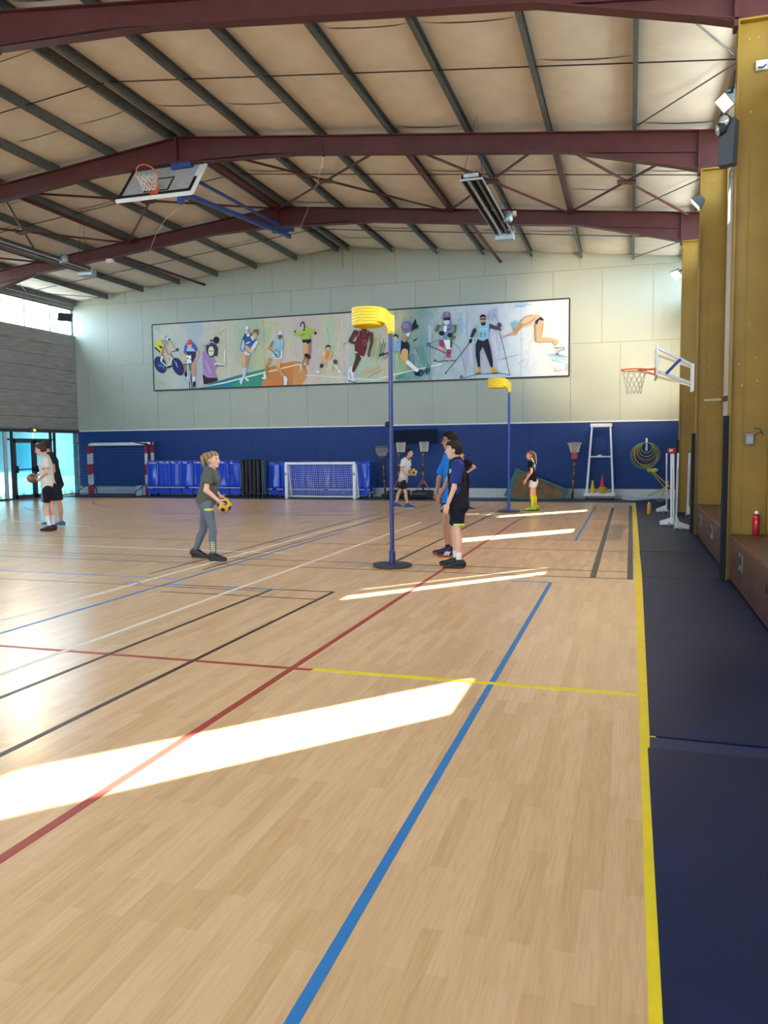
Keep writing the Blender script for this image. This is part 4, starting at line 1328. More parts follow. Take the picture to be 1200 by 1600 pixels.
# sticks leaning in the corner, and the flat disc
SY = M('yellow_stick', (.45, .36, .04), .5)
LIME = M('lime_blade', (.35, .50, .03), .45)
GREYB = M('grey_blade', (.10, .12, .14), .5)
def stick(label, p, q_, blade, bp):
    t = thing('hockey_stick', label, 'stick', p, 'sticks leaning in the corner')
    obj('shaft', MB().tube([p, q_], .018, 8), SY, t, smooth=True)
    d = (Vector(bp) - Vector(p))
    obj('blade', MB().sphere(bp, .085, 14, 10, (1.25, .5, .8)), blade, t, smooth=True)
stick('yellow stick with a lime head raised beside the wall hoops', at(1018, 735, 24.9), at(1048, 762, 25.1), LIME, at(1022.5, 735, 24.9))
stick('thin yellow stick leaning lowest towards the wall hoops', at(1014, 733, 25.3), at(1044, 768, 25.5), SY, at(1016, 735, 25.3))
stick('yellow stick lying low with a round lime head on the floor', at(1012, 775, 24.0), at(1046, 759, 24.2), LIME, fl(1011, 779) + Vector((0, 0, .09)))
stick('yellow stick with a grey blade at the foot of the corner', at(1034, 776, 23.3), at(1044, 752, 23.5), GREYB, at(1032, 782, 23.3))
dc = fl(993, 780.5)
t = thing('floor_ring', 'flat white ring lying on the floor below the wall hoops', 'ring', (dc.x, dc.y, .004))
lathe_mb = MB()
lathe_closed(lathe_mb, (dc.x, dc.y, .004), [(.40, 0), (.40, .03), (.02, .035), (.02, 0)], 36)
obj('disc', lathe_mb, M('pale_grey_disc', (.40, .43, .47), .5), t)
obj('rim', MB().ring((dc.x, dc.y, .03), (0, 0, 1), .40, .02, 36, 6), GW, t)

# ---------------------------------------------------------------- badminton posts parked on their wheeled bases
PW = M('post_white', (.66, .68, .70), .35, 0, .05, 8)
posts = [((1041.5, 801), (1041.5, 708), .034, 'leftmost white badminton post of the parked group'), ((1050.5, 822), (1050.5, 708), .075, 'thick white post under the red pouch in the parked group'),
         ((1056, 828), (1059.5, 708), .034, 'white badminton post just right of the thick one'), ((1063.5, 800), (1067, 708), .034, 'white badminton post second from the right in the group'), ((1074, 806), (1077.5, 708), .04, 'rightmost white badminton post against the column')]
for k, (b_, tp, wd, lab) in enumerate(posts):
    b = fl(*b_)
    tpz = at(tp[0], tp[1], b.y)
    t = thing('badminton_post', lab, 'post', (b.x, b.y, 0), 'parked badminton posts')
    b.z = .03
    tpz.y = b.y
    obj('upright', MB().beam(b, tpz, wd, wd, (0, 1, 0)), PW, t, bevel=.005)
    obj('groove', MB().beam(lerp(b, tpz, .1) + Vector((0, -wd / 2 - .001, 0)), lerp(b, tpz, .8) + Vector((0, -wd / 2 - .001, 0)), .008, .003, (0, 1, 0)), M('post_slot', (.12, .12, .13), .6), t)
    s = 1 if k in (2, 3, 4) else -1
    base = [(b.x, b.y - .05, .04), (b.x + s * (.24 if k != 3 else .12), b.y + .02, .02), (b.x + s * (.24 if k != 3 else .12), b.y + .02, .09), (b.x + s * .06, b.y - .03, .16), (b.x, b.y - .05, .30 if k > 1 else .2)]
    obj('base_weight', MB().prism(base, (0, .09, 0)), PW, t)
    for dx in (0, .1):
        obj('wheel', MB().lathe((b.x - s * .03 + s * dx, b.y - .06, .04), [(.038, -.015), (.038, .015)], 12, (1, 0, 0)), M('grey_wheel', (.35, .36, .38), .5), t)
rp_ = at(1050, 704, fl(1050.5, 822).y)
t = thing('red_pouch', 'red pouch resting on top of the thick white post', 'pouch', rp_)
obj('pouch_body', MB().obox((rp_.x, rp_.y, rp_.z - .005), (1, 0, 0), (0, 1, 0), (0, 0, 1), .08, .07, .055), M('red_nylon', (.30, .02, .03), .6), t, bevel=.02)
obj('handle', MB().tube([(rp_.x - .05, rp_.y, rp_.z + .045), (rp_.x - .02, rp_.y, rp_.z + .09), (rp_.x + .04, rp_.y, rp_.z + .10), (rp_.x + .06, rp_.y, rp_.z + .045)], .01, 6), BLACK, t)
obj('white_mark', MB().box((rp_.x - .05, rp_.y - .073, rp_.z - .02), (rp_.x - .03, rp_.y - .071, rp_.z + .03)).box((rp_.x - .015, rp_.y - .073, rp_.z - .02), (rp_.x + .005, rp_.y - .071, rp_.z + .03)).box((rp_.x - .05, rp_.y - .073, rp_.z), (rp_.x + .005, rp_.y - .071, rp_.z + .01)), WHITE, t)
# ---------------------------------------------------------------- the painted mural
def S(r, g, b, k=1.0):
    def f_(c):
        c = c / 255
        return (c / 12.92 if c <= .04045 else ((c + .055) / 1.055) ** 2.4) * k
    return (f_(r), f_(g), f_(b))
MY = YB - .045
def mural_ground():
    m = M('mural_wash', (.5, .5, .5), .75, 0, .1, 1.5)
    nt = m.node_tree
    L = nt.links.new
    tc = [n for n in nt.nodes if n.type == 'TEX_COORD'][0]
    nz = [n for n in nt.nodes if n.type == 'TEX_NOISE'][0]
    mp = [n for n in nt.nodes if n.type == 'MAPPING'][0]
    mp.inputs['Scale'].default_value = (1, 1, .55)
    mp.inputs['Rotation'].default_value = (0, .5, 0)
    nz.inputs['Scale'].default_value = 1.3
    nz.inputs['Detail'].default_value = 7
    nz.inputs['Distortion'].default_value = 1.6
    sp = nt.nodes.new('ShaderNodeSeparateXYZ')
    L(tc.outputs['Object'], sp.inputs[0])
    mr = nt.nodes.new('ShaderNodeMapRange')
    mr.inputs['From Min'].default_value = -16.62
    mr.inputs['From Max'].default_value = -1.86
    L(sp.outputs['X'], mr.inputs[0])
    ad = nt.nodes.new('ShaderNodeMath')
    ad.operation = 'MULTIPLY_ADD'
    ad.inputs[1].default_value = .16
    L(nz.outputs['Fac'], ad.inputs[0])
    sb = nt.nodes.new('ShaderNodeMath')
    sb.operation = 'SUBTRACT'
    sb.inputs[1].default_value = .08
    L(mr.outputs[0], sb.inputs[0])
    L(sb.outputs[0], ad.inputs[2])
    rp = nt.nodes.new('ShaderNodeValToRGB')
    stops = [(0, (170, 172, 160)), (.06, (186, 182, 165)), (.11, (160, 172, 182)), (.17, (196, 184, 166)), (.22, (188, 184, 160)), (.26, (165, 178, 160)), (.30, (182, 186, 140)), (.34, (198, 186, 172)), (.42, (196, 180, 170)),
             (.46, (190, 190, 158)), (.51, (200, 190, 186)), (.55, (168, 190, 166)), (.59, (196, 184, 160)), (.64, (150, 160, 130)), (.68, (120, 150, 150)), (.73, (168, 182, 184)), (.78, (176, 190, 196)), (.83, (186, 190, 204)), (.88, (190, 200, 212)), (.94, (200, 204, 208)), (1, (212, 202, 200))]
    el = rp.color_ramp.elements
    while len(el) > 1:
        el.remove(el[-1])
    el[0].position = 0
    el[0].color = (*S(*stops[0][1]), 1)
    for p_, c in stops[1:]:
        e = el.new(p_)
        e.color = (*S(*c, 1.12), 1)
    L(ad.outputs[0], rp.inputs[0])
    n2 = nt.nodes.new('ShaderNodeTexNoise')
    n2.inputs['Scale'].default_value = 5
    n2.inputs['Detail'].default_value = 6
    n2.inputs['Distortion'].default_value = 2
    L(mp.outputs[0], n2.inputs['Vector'])
    r2 = nt.nodes.new('ShaderNodeValToRGB')
    r2.color_ramp.elements[0].color = (.84, .85, .86, 1)
    r2.color_ramp.elements[1].color = (1.0, 1.0, 1.0, 1)
    r2.color_ramp.elements[0].position = .32
    r2.color_ramp.elements[1].position = .62
    L(n2.outputs['Fac'], r2.inputs[0])
    mx = nt.nodes.new('ShaderNodeMix')
    mx.data_type = 'RGBA'
    mx.blend_type = 'MULTIPLY'
    mx.inputs[0].default_value = .7
    L(rp.outputs[0], mx.inputs[6])
    L(r2.outputs[0], mx.inputs[7])
    L(mx.outputs[2], nt.nodes['Principled BSDF'].inputs['Base Color'])
    return m
MWASH = mural_ground()
MPAINT = M_col('mural_paint', .75, 0, 9)
mx0, mx1, mz0, mz1 = -16.62, -1.86, 3.80, 6.16
mural = thing('mural', 'long painted mural of athletes on the pale back wall', 'mural', (mx0, MY, mz0))
npan = 10
for k in range(npan):
    xa, xb = mx0 + (mx1 - mx0) * k / npan, mx0 + (mx1 - mx0) * (k + 1) / npan
    obj('mural_panel', MB().box((xa + .003, MY, mz0), (xb - .003, YB - .008, mz1)), MWASH, mural)
fb = M('mural_black_edge', (.015, .015, .018), .5)
for (a, b) in (((mx0, mz0), (mx1, mz0)), ((mx0, mz1), (mx1, mz1)), ((mx0, mz0), (mx0, mz1)), ((mx1, mz0), (mx1, mz1))):
    obj('mural_edge', MB().beam((a[0], MY + .01, a[1]), (b[0], MY + .01, b[1]), .045, .03, (0, 1, 0)), fb, mural)

_layer = [0]
class Paint:
    def __init__(s, ox, oy, sc):
        s.ox, s.oy, s.sc = ox, oy, sc
        s.mb = MB()
    def w(s, x, y):
        p = at(s.ox + x / s.sc, s.oy + y / s.sc, MY)
        return (min(max(p.x, mx0 + .02), mx1 - .02), MY - .001 - .00008 * _layer[0], min(max(p.z, mz0 + .02), mz1 - .02))
    def po(s, pts, c):
        _layer[0] += 1
        s.mb.col = S(*c, 1.12)
        s.mb.add([s.w(*p) for p in pts], [tuple(range(len(pts)))])
        return s
    def el(s, cx, cy, rx, ry, c, rot=0, n=20):
        r = math.radians(rot)
        return s.po([(cx + rx * math.cos(t) * math.cos(r) - ry * math.sin(t) * math.sin(r), cy + rx * math.cos(t) * math.sin(r) + ry * math.sin(t) * math.cos(r)) for t in [2 * math.pi * k / n for k in range(n)]], c)
    def li(s, x1, y1, x2, y2, w1, w2, c):
        a = math.atan2(y2 - y1, x2 - x1)
        P = []
        for k in range(7):
            t = a + math.pi / 2 + math.pi * k / 6
            P.append((x1 + w1 / 2 * math.cos(t), y1 + w1 / 2 * math.sin(t)))
        for k in range(7):
            t = a - math.pi / 2 + math.pi * k / 6
            P.append((x2 + w2 / 2 * math.cos(t), y2 + w2 / 2 * math.sin(t)))
        return s.po(P, c)
    def st(s, pts, wd, c):
        for (p, q_) in zip(pts[:-1], pts[1:]):
            s.li(*p, *q_, wd, wd, c)
        return s
    def wash(s, x1, y1, x2, y2, wd, c):
        # a loose brush wash: several thin overlapping strokes
        d = math.hypot(x2 - x1, y2 - y1) + 1e-6
        nx, ny = -(y2 - y1) / d, (x2 - x1) / d
        for k in range(9):
            o = (random.random() - .5) * wd
            t0, t1 = random.uniform(-.1, .35), random.uniform(.6, 1.1)
            j = random.uniform(-.12, .12) * wd
            cc = tuple(min(255, max(0, q + random.uniform(-14, 14))) for q in c)
            s.li(x1 + (x2 - x1) * t0 + nx * o, y1 + (y2 - y1) * t0 + ny * o, x1 + (x2 - x1) * t1 + nx * (o + j), y1 + (y2 - y1) * t1 + ny * (o + j), wd * random.uniform(.06, .2), wd * random.uniform(.03, .12), cc)
        return s
    def done(s, name, label):
        o = obj(name, s.mb, MPAINT, mural, fix=False)
        o['label'] = label
        if 'wash' in name:
            o['kind'] = 'stuff'
        return o
SK, SKD, NV, WH, BK = (214, 168, 128), (160, 112, 80), (34, 42, 92), (222, 226, 228), (28, 28, 34)
# courts and washes
p = Paint(350, 490, 10.909)
p.po([(-560, 1290), (-380, 1245), (0, 1120), (350, 1020), (700, 940), (700, 1240), (0, 1270), (-560, 1300)], (58, 140, 118))
p.po([(-560, 1290), (-380, 1245), (0, 1120), (330, 1040), (120, 1265), (-560, 1300)], (40, 120, 140))
p.po([(700, 940), (980, 850), (1200, 810), (1400, 850), (1420, 1080), (1320, 1225), (640, 1240)], (196, 124, 72))
p.po([(1180, 815), (1340, 890), (1420, 1080), (1300, 1225), (1180, 1230)], (204, 140, 84))
p.st([(-520, 1330), (0, 1180), (700, 1000), (930, 950)], 26, (206, 220, 196))
p.st([(760, 990), (1250, 870), (1420, 860)], 24, (234, 206, 160))
p.done('painted_court', 'green and orange painted court under the tennis players')
p = Paint(450, 480, 10.909)
for (a, b, c, d, w_, col) in ((30, 400, 60, 900, 90, (196, 196, 160)), (900, 200, 960, 900, 140, (206, 190, 160)), (700, 250, 760, 700, 130, (170, 194, 168)), (420, 560, 470, 1080, 80, (206, 190, 206)), (540, 1260, 700, 1240, 60, (180, 190, 204)), (940, 640, 1010, 600, 24, (120, 150, 190))):
    p.wash(a, b, c, d, w_, col)
p.st([(300, 1160), (1000, 1200), (1200, 1225)], 14, (222, 214, 192))
p.done('painted_wash', 'pale brush washes behind the volleyball players')
p = Paint(535, 480, 8.571)
for (a, b, c, d, w_, col) in ((480, 380, 420, 800, 80, (186, 172, 110)), (560, 420, 500, 700, 70, (110, 130, 110)), (350, 900, 560, 800, 80, (196, 156, 124)), (250, 920, 420, 780, 60, (200, 170, 130)), (720, 560, 780, 980, 160, (150, 184, 150)), (960, 560, 1080, 900, 240, (98, 138, 140)), (1010, 950, 1120, 900, 170, (36, 70, 84)), (700, 980, 900, 930, 110, (64, 140, 134)), (900, 120, 1000, 420, 190, (128, 156, 166)), (560, 620, 500, 660, 50, (60, 92, 84))):
    p.wash(a, b, c, d, w_, col)
p.st([(180, 960), (440, 975), (700, 900), (1180, 795), (1330, 760)], 14, (216, 222, 216))
p.done('painted_wash', 'dark teal brush washes around the footballer')
p = Paint(660, 475, 10)
for (a, b, c, d, w_, col) in ((640, 150, 640, 500, 150, (150, 172, 198)), (1080, 100, 1140, 300, 200, (160, 172, 196)), (700, 650, 720, 1050, 160, (188, 184, 208)), (1150, 450, 1160, 900, 130, (196, 194, 214)), (150, 250, 120, 700, 110, (170, 190, 190)), (60, 1100, 70, 960, 90, (34, 66, 80)), (200, 780, 360, 860, 120, (184, 186, 178))):
    p.wash(a, b, c, d, w_, col)
p.done('painted_wash', 'pale blue snow washes behind the skiers')
p = Paint(770, 460, 9.6)
for (a, b, c, d, w_, col) in ((330, 170, 560, 140, 70, (140, 176, 206)), (840, 915, 1120, 935, 40, (110, 160, 200)), (900, 950, 1120, 1000, 70, (150, 190, 214)), (60, 985, 400, 900, 16, (120, 170, 206)), (380, 1040, 500, 970, 24, (150, 186, 210)), (1110, 1020, 1100, 1190, 50, (150, 186, 214)), (420, 690, 560, 640, 40, (196, 206, 200)), (940, 900, 1000, 905, 30, (60, 110, 170))):
    p.wash(a, b, c, d, w_, col)
p.done('painted_wash', 'blue water strokes below the diver')
# cyclist on disc wheels
p = Paint(232, 500, 10)
p.el(190, 700, 88, 138, NV, -22).el(465, 730, 82, 148, NV, -22).el(190, 700, 30, 48, (50, 60, 112), -22).st([(160, 710), (250, 720), (240, 760)], 10, (150, 160, 190)).st([(410, 640), (460, 740), (440, 660)], 10, (150, 160, 190))
p.st([(215, 660), (310, 740), (380, 590), (240, 520)], 14, WH).st([(380, 590), (350, 520)], 14, BK).st([(360, 500), (450, 480)], 10, (60, 66, 80)).el(455, 465, 22, 28, (60, 70, 90))
p.li(310, 740, 380, 720, 34, 20, BK)
p.po([(110, 380), (150, 310), (250, 285), (300, 300), (290, 360), (240, 420), (230, 470), (190, 520), (110, 450)], (196, 190, 50)).po([(190, 320), (300, 295), (330, 350), (240, 400)], (140, 136, 150)).po([(110, 420), (190, 490), (190, 520), (100, 440)], BK).po([(160, 400), (220, 410), (215, 450), (190, 440)], BK)
p.li(245, 440, 215, 580, 46, 34, SKD).li(215, 580, 205, 640, 30, 26, WH).li(260, 470, 310, 560, 40, 30, (190, 150, 110)).li(310, 560, 320, 620, 26, 24, SK).li(330, 340, 350, 380, 34, 30, (190, 190, 60)).li(350, 380, 420, 460, 24, 18, SK)
p.po([(270, 250), (300, 262), (345, 295), (330, 330), (290, 320), (265, 290)], (190, 200, 214)).li(270, 280, 296, 245, 14, 6, BK).el(325, 308, 16, 14, BK)
p.done('painted_cyclist', 'painted cyclist in yellow on a bicycle with navy disc wheels')
p = Paint(232, 500, 10)
p.po([(600, 490), (745, 490), (740, 600), (690, 680), (640, 560), (600, 560)], (44, 46, 84)).po([(570, 400), (600, 370), (700, 360), (740, 390), (775, 470), (745, 500), (600, 490), (590, 540), (555, 510)], (62, 100, 168)).po([(610, 430), (650, 410), (700, 440), (735, 490), (600, 488)], (176, 182, 192))
p.li(560, 540, 560, 640, 40, 34, SK).li(770, 500, 780, 560, 36, 30, SK).li(780, 560, 735, 620, 28, 22, SK).li(570, 610, 600, 580, 50, 70, (226, 170, 110)).po([(600, 560), (670, 550), (680, 680), (610, 700)], WH).st([(560, 700), (680, 680)], 12, BK).el(620, 600, 12, 14, BK).el(665, 620, 10, 12, BK)
p.li(715, 680, 715, 880, 54, 36, (204, 140, 100)).li(580, 720, 585, 820, 40, 30, SKD).li(715, 900, 715, 960, 30, 26, WH).el(722, 1005, 22, 48, BK).el(590, 845, 20, 46, BK).st([(620, 700), (625, 930)], 10, WH).st([(650, 700), (690, 1075)], 12, BK).st([(640, 900), (650, 1075)], 10, BK).st([(660, 800), (640, 960)], 14, (190, 196, 206))
p.el(648, 390, 34, 44, SK).el(650, 350, 40, 44, (200, 60, 84)).st([(625, 350), (640, 320)], 8, (236, 150, 160))
p.done('painted_cyclist', 'painted racing cyclist seen from the front in a pink cap')
p = Paint(232, 500, 10)
p.po([(855, 360), (900, 380), (905, 480), (860, 560)], (160, 170, 150)).po([(850, 500), (910, 480), (960, 590), (1030, 600), (1075, 690), (1040, 800), (1070, 900), (860, 870), (850, 650)], (160, 124, 172)).st([(900, 640), (980, 840)], 10, (200, 170, 206)).st([(950, 620), (1040, 860)], 8, (130, 96, 146)).st([(870, 780), (940, 880)], 8, (196, 166, 204)).el(1048, 690, 16, 20, (220, 200, 224))
p.po([(850, 850), (930, 900), (1080, 905), (1090, 950), (980, 990), (870, 1010)], (46, 30, 54)).st([(1075, 680), (1190, 715), (1200, 470)], 24, (206, 214, 206)).st([(1080, 715), (1190, 718)], 10, BK)
p.po([(905, 400), (970, 350), (1060, 380), (1095, 450), (1080, 570), (1030, 560), (1010, 590), (950, 560), (915, 500)], (52, 56, 74)).el(985, 490, 44, 78, (216, 212, 176)).el(970, 488, 12, 10, BK).el(1005, 488, 10, 10, BK).st([(985, 545), (1000, 560)], 8, (120, 90, 70)).po([(950, 570), (1000, 590), (980, 560)], BK)
p.el(1065, 315, 46, 56, (30, 38, 40)).el(988, 325, 26, 20, (70, 74, 78)).li(985, 340, 940, 380, 24, 30, (150, 156, 140)).st([(1030, 240), (1060, 190), (1100, 200), (1150, 240)], 14, (190, 180, 110)).st([(1150, 190), (1190, 165)], 8, (110, 116, 130))
p.done('painted_handball_player', 'painted handball player in a mauve shirt throwing a dark ball')
# tennis players
p = Paint(350, 490, 10.909)
p.li(335, 680, 345, 960, 76, 52, SK).li(415, 690, 385, 900, 70, 42, (190, 140, 100)).li(345, 960, 345, 1080, 54, 44, (196, 196, 214)).li(380, 940, 360, 1060, 40, 40, (176, 178, 200)).po([(290, 1090), (340, 1080), (330, 1140), (300, 1220), (270, 1160)], (204, 208, 222)).po([(360, 1080), (440, 1130), (420, 1160), (370, 1130)], (204, 208, 222))
p.po([(340, 620), (450, 690), (440, 710), (360, 700)], (206, 218, 228)).po([(330, 400), (380, 340), (470, 330), (490, 350), (470, 420), (560, 430), (560, 480), (450, 590), (400, 570), (370, 520), (320, 470)], (60, 92, 150)).po([(385, 350), (450, 340), (440, 390), (400, 390)], WH).st([(390, 510), (440, 490)], 20, WH).li(390, 570, 470, 640, 54, 50, SK).li(470, 640, 500, 640, 50, 46, (224, 180, 140))
p.el(325, 560, 34, 110, (176, 190, 208), 8).st([(300, 640), (286, 560), (320, 460), (370, 340)], 10, (30, 40, 90)).st([(300, 640), (340, 650), (365, 560), (375, 340)], 10, (30, 40, 90)).el(398, 245, 26, 28, WH).li(395, 290, 395, 340, 46, 40, (210, 180, 150))
p.el(525, 385, 40, 60, SK, 15).po([(500, 290), (530, 265), (590, 270), (598, 320), (580, 370), (555, 330), (520, 320), (500, 350)], (130, 96, 56)).li(480, 400, 500, 440, 34, 40, (230, 222, 210)).li(560, 490, 500, 590, 50, 60, (206, 214, 226))
p.done('painted_tennis_player', 'painted tennis player serving in a blue shirt')
p = Paint(350, 490, 10.909)
p.li(790, 780, 740, 900, 56, 40, (176, 136, 100)).li(740, 900, 740, 1020, 42, 30, SKD).li(700, 1040, 705, 1090, 40, 46, WH).po([(640, 1110), (690, 1070), (720, 1080), (720, 1120)], (210, 224, 234)).li(930, 780, 930, 930, 80, 66, SK).li(930, 930, 1020, 1060, 62, 36, (200, 150, 110)).po([(1020, 1070), (1060, 1065), (1090, 1120), (1070, 1220), (1030, 1220)], (206, 222, 236))
p.po([(830, 700), (1010, 640), (990, 760), (880, 780), (850, 740)], (212, 222, 228)).po([(840, 430), (920, 400), (1000, 440), (1015, 560), (1005, 640), (960, 680), (860, 640), (870, 560), (830, 480)], (158, 190, 208)).st([(880, 500), (880, 570)], 10, (120, 156, 180)).st([(960, 470), (980, 560)], 10, (126, 160, 186)).li(840, 490, 790, 570, 40, 30, SKD).li(1000, 580, 860, 610, 60, 30, (140, 176, 198)).el(780, 595, 30, 26, (190, 150, 120))
p.el(915, 690, 56, 66, (150, 190, 200)).st([(800, 620), (860, 660), (870, 720), (910, 755), (960, 730), (965, 670), (930, 630), (880, 640)], 12, (60, 80, 90)).el(898, 705, 14, 14, BK).el(958, 400, 32, 46, (130, 96, 76)).po([(925, 370), (930, 310), (970, 290), (1000, 310), (1000, 350), (960, 370)], (206, 216, 222)).st([(930, 375), (1000, 385)], 12, BK)
p.done('painted_tennis_player', 'painted tennis player in pale blue swinging a racket')
# volleyball players
p = Paint(450, 480, 10.909)
p.li(295, 600, 320, 800, 90, 60, SK).li(380, 610, 370, 800, 60, 48, (170, 124, 88)).el(320, 830, 36, 44, BK).el(358, 850, 32, 46, BK).li(305, 860, 245, 980, 34, 22, SKD).li(345, 890, 330, 1000, 40, 26, SKD).po([(205, 990), (245, 960), (240, 1090), (220, 1100)], (196, 206, 204)).po([(310, 1000), (340, 990), (390, 1080), (340, 1040)], (196, 206, 204))
p.po([(245, 560), (400, 545), (405, 590), (345, 630), (310, 600), (260, 610)], BK).po([(110, 430), (220, 430), (290, 350), (370, 350), (450, 400), (460, 460), (380, 450), (385, 540), (240, 560), (225, 500), (150, 500)], (160, 186, 78)).st([(220, 490), (290, 460)], 10, (90, 116, 50)).el(128, 415, 15, 20, BK).el(475, 445, 20, 26, BK).li(140, 380, 160, 300, 20, 14, (200, 180, 170)).st([(500, 460), (590, 465)], 14, (206, 190, 170))
p.el(255, 335, 30, 48, (206, 196, 190)).st([(225, 325), (230, 280), (260, 252), (282, 290), (286, 360)], 18, BK).el(280, 388, 20, 14, BK)
p.done('painted_volleyball_player', 'painted volleyball player jumping in a lime shirt')
p = Paint(450, 480, 10.909)
p.li(600, 900, 650, 900, 60, 60, SK).li(620, 920, 560, 1040, 60, 40, SK).li(560, 1040, 520, 1090, 34, 26, (206, 176, 150)).el(580, 1000, 32, 40, (70, 60, 60), 20).li(720, 930, 730, 1060, 90, 40, (206, 196, 170)).li(760, 930, 880, 1080, 70, 30, (206, 200, 178)).el(812, 935, 38, 46, (84, 80, 74), -25).po([(490, 1110), (520, 1080), (550, 1100), (500, 1130)], WH).po([(865, 1080), (890, 1070), (920, 1110), (870, 1120)], WH).el(730, 1090, 24, 24, (206, 176, 150))
p.po([(610, 760), (690, 740), (755, 755), (740, 880), (690, 920), (640, 890)], (214, 140, 80)).li(620, 770, 620, 850, 40, 34, (220, 196, 170)).li(620, 850, 665, 950, 36, 26, SK).li(745, 770, 700, 900, 30, 30, (216, 170, 120)).st([(690, 760), (690, 880)], 8, (190, 110, 60)).el(690, 700, 36, 44, SK).po([(645, 700), (650, 660), (690, 640), (730, 660), (735, 710), (715, 680), (665, 680), (655, 720)], (60, 60, 50))
p.done('painted_volleyball_player', 'painted volleyball player crouching in an orange top')
# basketball player
DS = (92, 56, 46)
p = Paint(535, 480, 8.571)
p.li(180, 340, 110, 450, 70, 48, DS).li(110, 460, 180, 490, 44, 34, DS).li(390, 360, 395, 480, 56, 44, DS).li(395, 480, 360, 620, 40, 30, DS).el(360, 630, 18, 44, (120, 78, 62)).li(210, 620, 215, 680, 60, 60, DS).li(220, 680, 150, 850, 70, 40, (80, 50, 42)).po([(100, 800), (140, 790), (135, 870), (155, 880), (175, 990), (170, 1010), (85, 990), (75, 880)], (214, 214, 224)).st([(85, 985), (172, 1005)], 12, BK).st([(100, 880), (120, 960)], 10, (110, 110, 150))
p.po([(165, 480), (200, 430), (340, 440), (330, 560), (285, 670), (240, 640), (175, 600)], (110, 40, 44)).po([(200, 320), (250, 310), (350, 310), (370, 330), (350, 460), (205, 460), (195, 400)], (106, 36, 40)).st([(225, 320), (225, 370), (205, 400)], 10, (170, 130, 130)).st([(258, 320), (290, 385), (345, 330)], 10, (180, 140, 136)).el(300, 480, 26, 34, (140, 84, 84)).el(300, 480, 14, 20, (106, 36, 40)).st([(240, 440), (330, 440)], 6, (150, 90, 90)).st([(175, 600), (200, 610)], 16, WH).st([(250, 660), (285, 670)], 12, WH)
p.el(295, 345, 36, 36, DS).el(295, 265, 45, 60, DS)
p.done('painted_basketball_player', 'painted basketball player in a maroon kit below the yellow basket')
# footballer
p = Paint(535, 480, 8.571)
p.po([(690, 450), (740, 430), (790, 410), (800, 480), (780, 590), (700, 585), (690, 520)], (132, 168, 200)).st([(745, 490), (770, 450)], 8, (90, 126, 160)).po([(790, 450), (870, 430), (905, 520), (900, 620), (870, 660), (860, 590), (780, 640)], (26, 34, 54)).li(835, 440, 840, 400, 60, 56, (170, 136, 100)).li(840, 600, 830, 660, 90, 96, SK).li(830, 660, 860, 740, 80, 50, (220, 160, 96)).li(880, 740, 1000, 845, 54, 50, WH).el(1010, 895, 34, 26, BK).po([(900, 370), (930, 330), (940, 240), (985, 150), (1000, 230), (1028, 250), (1010, 280), (950, 310)], (24, 38, 46)).li(880, 460, 990, 430, 20, 14, (160, 176, 170)).li(960, 450, 1000, 430, 20, 16, BK).li(500, 650, 630, 610, 18, 24, (50, 60, 60)).li(570, 690, 630, 640, 22, 20, (170, 120, 110))
p.el(716, 415, 28, 40, (206, 180, 146)).po([(690, 400), (700, 370), (735, 360), (752, 390), (742, 430), (730, 390)], (40, 38, 40)).el(865, 265, 70, 74, (112, 104, 140)).el(850, 250, 40, 42, (132, 126, 160)).po([(850, 370), (890, 400), (910, 340), (880, 350)], WH)
p.done('painted_footballer', 'painted footballer in blue stretching for a violet ball')
# downhill skier
p = Paint(660, 475, 10)
p.st([(130, 620), (180, 590), (260, 570)], 8, (70, 76, 90)).st([(120, 660), (240, 710), (370, 770)], 12, (50, 54, 66)).el(97, 632, 26, 36, (90, 100, 116), 40).st([(190, 885), (250, 905), (340, 890), (520, 884)], 12, (50, 54, 66)).el(200, 885, 22, 16, (70, 76, 90)).st([(470, 590), (590, 700), (640, 900), (680, 1090)], 6, (90, 100, 112))
p.po([(275, 560), (340, 560), (335, 700), (270, 660)], (150, 60, 96)).po([(250, 650), (340, 690), (335, 740), (260, 710)], (216, 150, 170)).po([(385, 710), (460, 715), (450, 790), (440, 850), (370, 850)], (160, 70, 104)).po([(370, 830), (440, 845), (440, 885), (360, 880)], (216, 150, 170)).st([(400, 760), (450, 770)], 10, BK)
p.po([(330, 560), (440, 560), (450, 700), (390, 710)], WH).po([(440, 560), (470, 600), (460, 690), (440, 690)], (40, 48, 64)).po([(300, 330), (340, 250), (450, 230), (480, 340), (470, 470), (400, 490), (390, 570), (320, 540), (350, 460), (320, 420)], (112, 134, 166)).st([(370, 345), (465, 335)], 10, (60, 76, 110)).st([(390, 385), (415, 385), (400, 415)], 9, (50, 60, 90)).st([(425, 385), (445, 382), (435, 412)], 9, (50, 60, 90)).po([(330, 360), (390, 330), (380, 430), (340, 450)], WH)
p.po([(240, 320), (290, 340), (270, 380), (250, 440), (200, 440), (210, 390)], (96, 104, 60)).po([(490, 320), (540, 330), (530, 440), (480, 480), (450, 470), (500, 410)], (96, 104, 60)).el(305, 460, 46, 36, (34, 36, 44)).el(435, 490, 42, 34, (34, 36, 44)).li(460, 550, 500, 520, 60, 50, (90, 110, 70))
p.el(380, 280, 46, 46, (206, 206, 196)).po([(320, 190), (340, 130), (400, 118), (445, 150), (450, 210), (430, 250), (330, 250)], (128, 106, 140)).po([(330, 220), (440, 210), (440, 255), (340, 262)], (40, 40, 50)).el(385, 160, 20, 26, (170, 130, 160))
p.done('painted_downhill_skier', 'painted downhill skier in a violet helmet and pink boots')
p = Paint(660, 475, 10)
